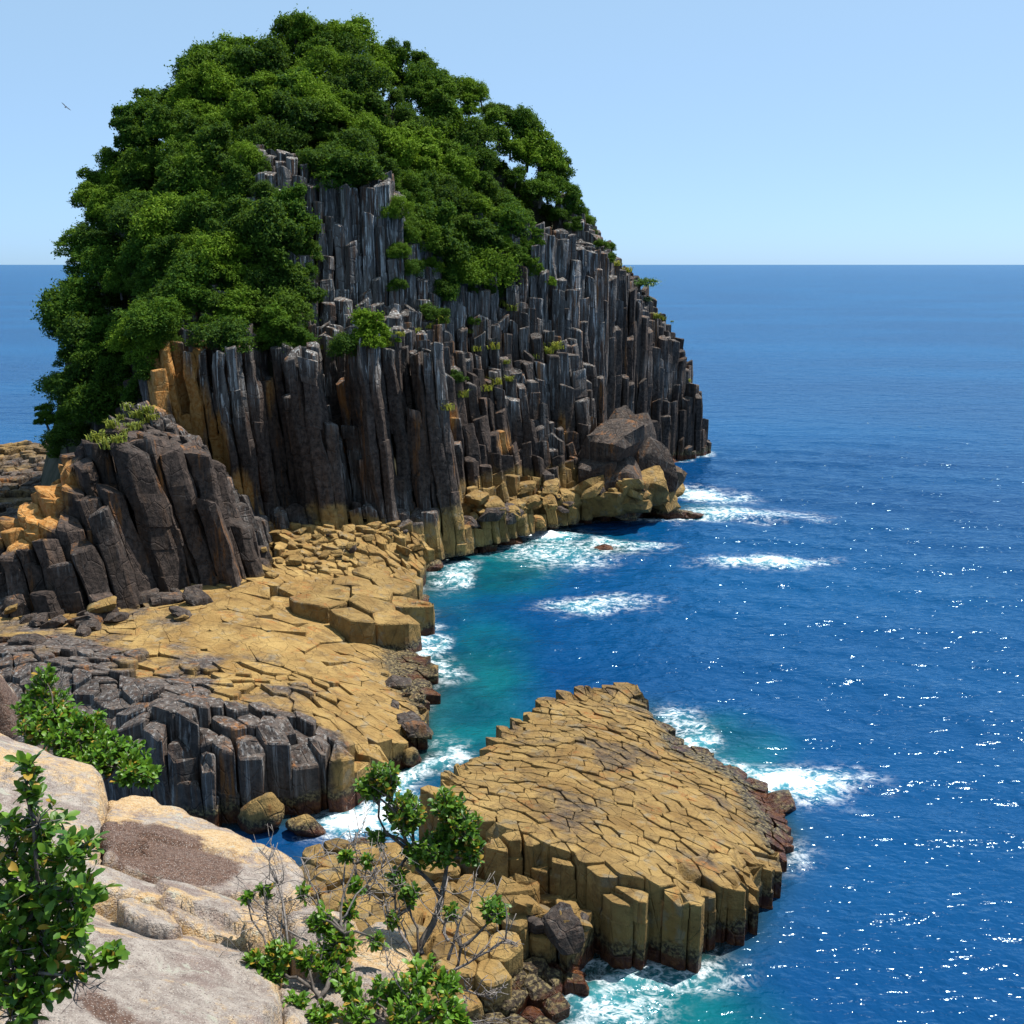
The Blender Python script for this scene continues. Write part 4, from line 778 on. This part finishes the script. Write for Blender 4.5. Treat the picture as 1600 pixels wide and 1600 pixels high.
slab('pale rounded granite slab with peach lichen, its top edge below the leafy bank', [(-170, 1118), (0, 1142), (60, 1158), (110, 1180), (150, 1205), (163, 1224), (158, 1262), (154, 1310), (148, 1343), (100, 1347), (0, 1336), (-170, 1330)], .10, 1, brown=[(20, 1290, .5, .3, .5)], peach=[(60, 1200, 1.2, .5, .6), (120, 1290, .3, .4, .5)])
slab('granite slab with a large brown stain and orange lichen rim beside a mossy crack', [(166, 1232), (205, 1224), (235, 1229), (300, 1272), (360, 1292), (420, 1322), (468, 1352), (486, 1385), (440, 1396), (400, 1401), (330, 1386), (260, 1365), (158, 1347), (162, 1290)], .03, 2,
     brown=[(220, 1320, .52, .55, 1.1), (290, 1345, .42, .45, 1.0), (180, 1320, .2, .45, .6)], peach=[(230, 1245, .5, .5, 1.0), (330, 1320, .7, .4, .9), (168, 1290, .12, .9, .9), (400, 1340, .5, .3, .6)])
slab('narrow pale grey granite band between the stained slab and the broad lower slab', [(-170, 1342), (0, 1345), (100, 1356), (155, 1355), (250, 1374), (330, 1395), (395, 1410), (436, 1424), (402, 1446), (370, 1450), (290, 1432), (230, 1404), (180, 1392), (100, 1388), (-170, 1384)], .06, 3, peach=[(250, 1400, .3, .1, .6)])
slab('small wedge of loose granite lying in the joint above the broad lower slab', [(184, 1400), (205, 1394), (245, 1408), (276, 1421), (284, 1433), (268, 1440), (225, 1428), (188, 1415)], .10, 4, thick=.4, dome=.0, rim=.015, step=.014, side=.04)
slab('broad speckled grey granite slab with rusty streaks beside the leafy shrub', [(-170, 1394), (60, 1400), (150, 1402), (182, 1420), (280, 1446), (370, 1458), (422, 1486), (436, 1540), (410, 1600), (400, 1760), (-170, 1760)], .0, 5, brown=[(170, 1590, .18, .14, .62), (150, 1560, .1, .08, .5)], peach=[(170, 1455, .22, .08, .8), (270, 1462, .25, .03, .9), (240, 1470, .1, .03, .8)])
slab('peach-stained granite block behind the shrub stems', [(560, 1448), (590, 1432), (622, 1440), (648, 1474), (652, 1506), (624, 1556), (566, 1562), (536, 1506)], .02, 6, peach=[(600, 1490, .5, .4, .9)])
slab('granite block at the cliff edge between bare twigs', [(444, 1416), (490, 1398), (522, 1404), (556, 1436), (532, 1494), (474, 1484)], .0, 7, peach=[(500, 1440, .4, .3, .6)])
slab('pale granite corner at the lip of the drop below the shrubs', [(664, 1592), (700, 1580), (742, 1588), (770, 1640), (742, 1700), (660, 1700)], .0, 8)
slab('granite block half hidden under the lower shrub foliage', [(440, 1500), (528, 1512), (560, 1572), (650, 1570), (690, 1600), (650, 1700), (440, 1720)], -.06, 9, peach=[(560, 1600, .4, .3, .5)])
# rock at the far left beyond the leafy bank
def far_zone(V): return np.column_stack([np.zeros(len(V)), .9 * np.exp(-((V[:, 0] - aty(18, 1075, 11.5)[0]) / .18) ** 2), np.full(len(V), .45), np.full(len(V), .5)])
c = aty(-25, 1105, 11.5); boulder('granite_boulder', 'pale granite boulder with a rusty face at the end of the leafy bank', c, (.46, .5, .42), 44, far_zone, 14, .08, 5, 'boulder', mat=GRANITE)
# ground that carries the slabs and falls away to the sea
edge = [(-900, 1090), (-170, 1120), (60, 1160), (160, 1218), (235, 1232), (300, 1276), (420, 1326), (480, 1372), (560, 1436), (640, 1476), (700, 1560), (760, 1620), (800, 1800)]
ep = [onplane(*e) for e in edge]; gpoly = ep + [(.4, .3), (-9, .3)]
x = np.arange(-11, 6, .12); y = np.arange(-1, 19, .12); X, Y = np.meshgrid(x, y); Q = np.column_stack([X.ravel(), Y.ravel()])
gpoly = [(-14, ep[0][1] + 1)] + ep[1:] + [(.6, 2.5), (.9, -2), (-14, -2)]
sd = edge_dist(gpoly, Q[:, 0], Q[:, 1]) * np.where(inpoly(gpoly, Q[:, 0], Q[:, 1]), 1, -1) + .12 * fbm(Q * 1.5, 3, 90)
gz = PC - .38 + PA * Q[:, 0] + PB * Q[:, 1] + .06 * fbm(Q * 2.2, 4, 91); gz -= 4.2 * np.clip(-sd - .1, 0, 9)
idx = np.arange(X.size).reshape(X.shape); A = np.stack([idx[:-1, :-1], idx[:-1, 1:], idx[1:, 1:], idx[1:, :-1]], -1).reshape(-1, 4)
tag(link('ground', mesh('ground', np.column_stack([Q, gz]), A.tolist(), LITTER, smooth=True)), 'litter-covered ground of the viewpoint between granite slabs', kind='structure')

def leaf_shape(fold, curl, name='leaf'):
    st = [(0, .02), (.25, .16), (.55, .25), (.82, .20), (1.0, .0)]; V, F = [], []
    for u, w in st:
        zc = -curl * (u - .5) ** 2 * .6; V += [(u, -w, zc + fold * w), (u, 0, zc), (u, w, zc + fold * w)]
    for i in range(len(st) - 1): F += [(i * 3, i * 3 + 3, i * 3 + 4, i * 3 + 1), (i * 3 + 1, i * 3 + 4, i * 3 + 5, i * 3 + 2)]
    return np.array(V), F
LEAVES = [leaf_shape(f, c) for f, c in ((.35, .35), (.2, .6), (.5, .1), (.1, .8))]
LEAFM = [mesh('leaf', v, f, SHRUBL, smooth=True) for v, f in LEAVES]
def curve(a, b, r, wig, n=6, sag=0.0):
    a, b = np.array(a), np.array(b); l = np.linalg.norm(b - a); o = r.normal(size=3) * wig * l; pts = []
    for i in range(n):
        t = i / (n - 1); pts.append(a + (b - a) * t + o * math.sin(math.pi * t) + r.normal(size=3) * wig * .22 * l * (0 < i < n - 1) + np.array([0, 0, sag * l * math.sin(math.pi * t)]))
    return np.array(pts)
def shrub(name, label, base, stems, clusters, bare, seed, leaf, maxparts, trunk_r=.02, dens=1.9, per=7):
    """stems: nodes; clusters: (px,py,Y,radius,leaves,stem index); every leaf sits on a twig"""
    r = np.random.default_rng(seed); th = empty(name, base, label, 'shrub'); base = np.array(base); parts_b, parts_t, LF = [], [], []
    nodes = [base]
    for px, py, Y, par, rad in stems:
        p = np.array(aty(px, py, Y)); a = nodes[par]; parts_b.append(tube(curve(a, p, r, .08, 7), np.linspace(rad * 1.25, rad * .8, 7), 7)); nodes.append(p)
    for px, py, Y, R, nl, par in clusters:
        c = np.array(aty(px, py, Y)); a = nodes[par]; d = c - a; parts_b.append(tube(curve(a, c, r, .10, 6), np.linspace(trunk_r * .55, trunk_r * .22, 6), 5))
        for k in range(max(2, int(nl * dens / per))):
            e = c + unit(r.normal(size=(1, 3)))[0] * R * r.uniform(.35, 1.0) * np.array([1, 1, .9]) + np.array([0, 0, R * .15]); s = c + (a - c) * r.uniform(0, .25)
            parts_t.append(tube(curve(s, e, r, .10, 4), np.linspace(trunk_r * .2, trunk_r * .08, 4), 4)); ax = unit((e - s + np.array([0, 0, R * .5]))[None])[0]
            for q in range(per + int(r.integers(-2, 3))):
                dd = unit((ax * r.uniform(.2, .9) + r.normal(size=3) * .62)[None])[0]; n = unit((np.array([0, 0, 1.]) + ax * .4 + r.normal(size=3) * .5)[None])[0]; n = n - dd * (n @ dd); n /= np.linalg.norm(n) + 1e-9
                LF.append((e - ax * r.uniform(0, leaf * .9), dd, n, leaf * r.uniform(.45, 1.3)))
    for px, py, Y, px2, py2, Y2 in bare:
        a = np.array(aty(px, py, Y)); b = np.array(aty(px2, py2, Y2)); P = curve(a, b, r, .09, 7); parts_t.append(tube(P, np.linspace(trunk_r * .46, trunk_r * .16, 7), 4)); l = np.linalg.norm(b - a)
        for k in range(11):
            s = P[int(r.integers(2, 7))]; e = s + (unit((b - a)[None])[0] * .5 + r.normal(size=3) * .55) * l * r.uniform(.2, .45); C2 = curve(s, e, r, .12, 5); parts_t.append(tube(C2, np.linspace(trunk_r * .22, trunk_r * .10, 5), 4))
            for w in range(3):
                s2 = C2[int(r.integers(1, 4))]; e2 = s2 + r.normal(size=3) * l * .13; parts_t.append(tube([s2, (s2 + e2) / 2 + r.normal(size=3) * .01, e2], [trunk_r * .13, trunk_r * .10, trunk_r * .06], 3))
    V, F = join(parts_b); link('stem', mesh('stem', V - base, F, BARK, smooth=True), th)
    V, F = join(parts_t); o = link('twigs', mesh('twigs', V - base, F, TWIG, smooth=True), th); o['kind'] = 'stuff'
    order = sorted(range(len(LF)), key=lambda i: LF[i][0][1]); rest = []
    pick = set(order[::max(1, len(order) // maxparts)][:maxparts]) if maxparts else set()
    for i, (c, d, n, s) in enumerate(LF):
        b = np.cross(n, d); M = Matrix(((d[0] * s, b[0] * s, n[0] * s, c[0] - base[0]), (d[1] * s, b[1] * s, n[1] * s, c[1] - base[1]), (d[2] * s, b[2] * s, n[2] * s, c[2] - base[2]), (0, 0, 0, 1))); k = i % 4
        if i in pick:
            o = link('leaf', LEAFM[k], th); o.matrix_local = M
        else:
            v, f = LEAVES[k]; rest.append((v @ np.array([d, b, n]) * s + c - base, f))
    if rest:
        V, F = join(rest); o = link('foliage', mesh('foliage', V, F, SHRUBL, smooth=True), th); o['kind'] = 'stuff'
    print(name, 'leaves', len(LF))
shrub('leafy_shrub', 'dense glossy-leaved shrub with one tall shoot, growing over the broad speckled slab', aty(40, 1760, 2.55), [(45, 1560, 2.7, 0, .014), (60, 1400, 2.85, 1, .009), (48, 1270, 2.9, 2, .005), (150, 1500, 2.75, 1, .005)],
      [(46, 1200, 2.92, .035, 14, 3), (48, 1240, 2.9, .035, 14, 3), (60, 1290, 2.9, .09, 42, 3), (105, 1330, 2.82, .08, 40, 2), (18, 1330, 2.95, .13, 60, 2), (62, 1375, 2.88, .15, 90, 2), (115, 1405, 2.8, .10, 55, 2), (20, 1440, 2.85, .15, 90, 1), (75, 1465, 2.8, .13, 80, 1), (120, 1450, 2.75, .07, 30, 4), (178, 1490, 2.74, .035, 16, 4),
       (130, 1512, 2.72, .05, 16, 4), (20, 1530, 2.75, .13, 70, 1), (60, 1540, 2.7, .08, 36, 1), (15, 1590, 2.65, .10, 55, 1), (-30, 1480, 2.8, .15, 60, 1), (98, 1540, 2.68, .03, 8, 4)], [(60, 1520, 2.7, 140, 1545, 2.68)], 11, .042, 300, .012, dens=4.0)
shrub('coastal_shrub', 'tall shrub with forked bare trunk and rounded crowns above the channel', aty(655, 1625, 5.75), [(652, 1500, 5.95, 0, .030), (690, 1410, 6.15, 1, .022), (640, 1330, 6.35, 2, .012), (700, 1340, 6.25, 2, .013), (640, 1420, 6.05, 1, .008), (720, 1480, 5.8, 0, .010)],
      [(600, 1222, 6.45, .12, 110, 3), (575, 1235, 6.45, .08, 60, 3), (632, 1275, 6.4, .15, 130, 3), (700, 1262, 6.4, .12, 110, 4), (722, 1298, 6.3, .13, 130, 4), (690, 1325, 6.3, .15, 150, 4), (655, 1335, 6.3, .10, 80, 3), (738, 1335, 6.25, .08, 60, 4), (620, 1375, 6.2, .06, 36, 3), (590, 1310, 6.35, .06, 36, 3), (772, 1425, 5.9, .08, 60, 6), (705, 1425, 6.0, .05, 24, 6),
       (640, 1402, 6.1, .06, 40, 5), (612, 1440, 6.0, .04, 20, 5)], [(655, 1520, 5.9, 600, 1330, 6.2), (640, 1480, 5.9, 570, 1370, 6.1), (690, 1520, 5.7, 790, 1470, 5.7), (680, 1540, 5.6, 770, 1560, 5.5), (700, 1500, 5.8, 740, 1390, 6.0), (700, 1470, 5.8, 700, 1370, 6.1), (610, 1450, 6, 540, 1330, 6.2)], 12, .046, 300, .024, dens=6.5)
shrub('coastal_shrub', 'ragged twiggy shrub with sparse leaves in front of the granite slabs', aty(510, 1690, 5.0), [(500, 1560, 5.3, 0, .020), (540, 1460, 5.6, 1, .012), (440, 1520, 5.4, 1, .010), (430, 1560, 5.2, 0, .014), (555, 1350, 6.0, 2, .007)],
      [(500, 1440, 5.7, .08, 46, 2), (530, 1480, 5.6, .11, 80, 2), (520, 1520, 5.5, .11, 80, 1), (480, 1500, 5.5, .08, 46, 1), (440, 1490, 5.45, .09, 60, 3), (420, 1520, 5.4, .11, 80, 3), (395, 1505, 5.4, .06, 32, 3), (545, 1425, 5.8, .06, 30, 2), (558, 1385, 5.9, .05, 24, 5), (540, 1340, 6.0, .04, 20, 5), (575, 1345, 6.0, .035, 16, 5), (412, 1390, 5.8, .04, 18, 3), (385, 1400, 5.75, .03, 12, 3), (472, 1395, 5.8, .035, 16, 2), (590, 1470, 5.6, .05, 24, 2),
       (465, 1570, 5.2, .07, 40, 4), (500, 1590, 5.1, .09, 60, 1)], [(440, 1530, 5.4, 320, 1495, 5.4), (430, 1560, 5.2, 330, 1570, 5.2), (450, 1480, 5.5, 405, 1330, 5.9), (500, 1500, 5.5, 470, 1340, 6.0), (480, 1470, 5.6, 380, 1380, 5.8), (540, 1480, 5.6, 560, 1300, 6.2), (520, 1450, 5.7, 600, 1350, 6.0), (440, 1500, 5.5, 440, 1380, 5.8)], 13, .044, 300, .018, dens=6.5)
shrub('coastal_shrub', 'low bright green shrub at the lip of the drop beside the pale granite corner', aty(640, 1720, 4.7), [(640, 1610, 4.95, 0, .014), (690, 1580, 5.05, 1, .008)],
      [(660, 1525, 5.3, .10, 70, 1), (700, 1545, 5.25, .09, 60, 2), (640, 1560, 5.15, .12, 90, 1), (600, 1550, 5.2, .09, 60, 1), (690, 1585, 5.05, .12, 90, 2), (560, 1590, 5.05, .11, 80, 1), (630, 1600, 5.0, .12, 80, 1), (720, 1600, 5.0, .06, 30, 2), (545, 1545, 5.2, .07, 36, 1)], [(690, 1570, 5.1, 770, 1590, 5.1), (640, 1560, 5.1, 600, 1480, 5.3)], 14, .045, 300, .014, dens=5.5)
bank = [(70, 1062, 11.2, .16, 60), (60, 1085, 11.1, .18, 90), (90, 1100, 11.0, .16, 80), (45, 1115, 10.9, .18, 100), (95, 1125, 10.8, .24, 180), (140, 1140, 10.6, .22, 160), (60, 1145, 10.6, .24, 180), (110, 1165, 10.4, .26, 220), (160, 1165, 10.4, .24, 180), (185, 1180, 10.3, .22, 160), (150, 1190, 10.1, .22, 160), (210, 1196, 10.1, .18, 130), (235, 1212, 10.0, .14, 80), (200, 1212, 9.9, .14, 80)]
shrub('leafy_bank_shrub', 'low spreading leafy shrub growing along the top edge of the granite slabs', aty(130, 1235, 10.2), [(90, 1150, 10.6, 0, .015), (180, 1200, 10.1, 0, .012)], [(a, b, c, d, n, 1 if a < 130 else 2) for a, b, c, d, n in bank], [(90, 1120, 10.8, 100, 1060, 11.0)], 15, .075, 0, .02, dens=3.2)

# ------------------------------------------------------------------ bird of prey over the water
def bird(loc):
    t = empty('bird', loc, 'small dark bird of prey gliding with wings spread against the sky', 'bird'); t.rotation_euler = (math.radians(25), math.radians(42), math.radians(20)); DK = simple_mat('dark_plumage', (.012, .010, .010), (.03, .024, .02), 6)
    V, F = tube([(0, -.30, 0), (0, -.22, .0), (0, 0, 0), (0, .18, .0), (0, .27, .01), (0, .33, 0)], [.02, .06, .085, .06, .045, .01], 8); link('body', mesh('body', V, F, DK, smooth=True), t)
    for s in (-1, 1):
        P = [(.05, .12), (.35, .20), (.62, .12), (.80, -.06), (.66, -.08), (.55, -.10), (.35, -.10), (.05, -.10)]; n = len(P); V = [(s * a, b, .02 + .10 * a) for a, b in P] + [(s * a, b, .10 * a) for a, b in P]
        F = [tuple(range(n)), tuple(range(2 * n - 1, n - 1, -1))] + [(i, (i + 1) % n, n + (i + 1) % n, n + i) for i in range(n)]; link('wing', mesh('wing', V, F, DK), t)
    V = [(-.04, -.25, .01), (.04, -.25, .01), (.13, -.52, .01), (0, -.47, .01), (-.13, -.52, .01)]; V += [(a, b, -.01) for a, b, c in V]; link('tail', mesh('tail', V, [(0, 1, 2, 3, 4), (9, 8, 7, 6, 5)] + [(i, (i + 1) % 5, 5 + (i + 1) % 5, 5 + i) for i in range(5)], DK), t)
bird(aty(103, 167, 170))
print('done', round(time.time() - T0, 1))
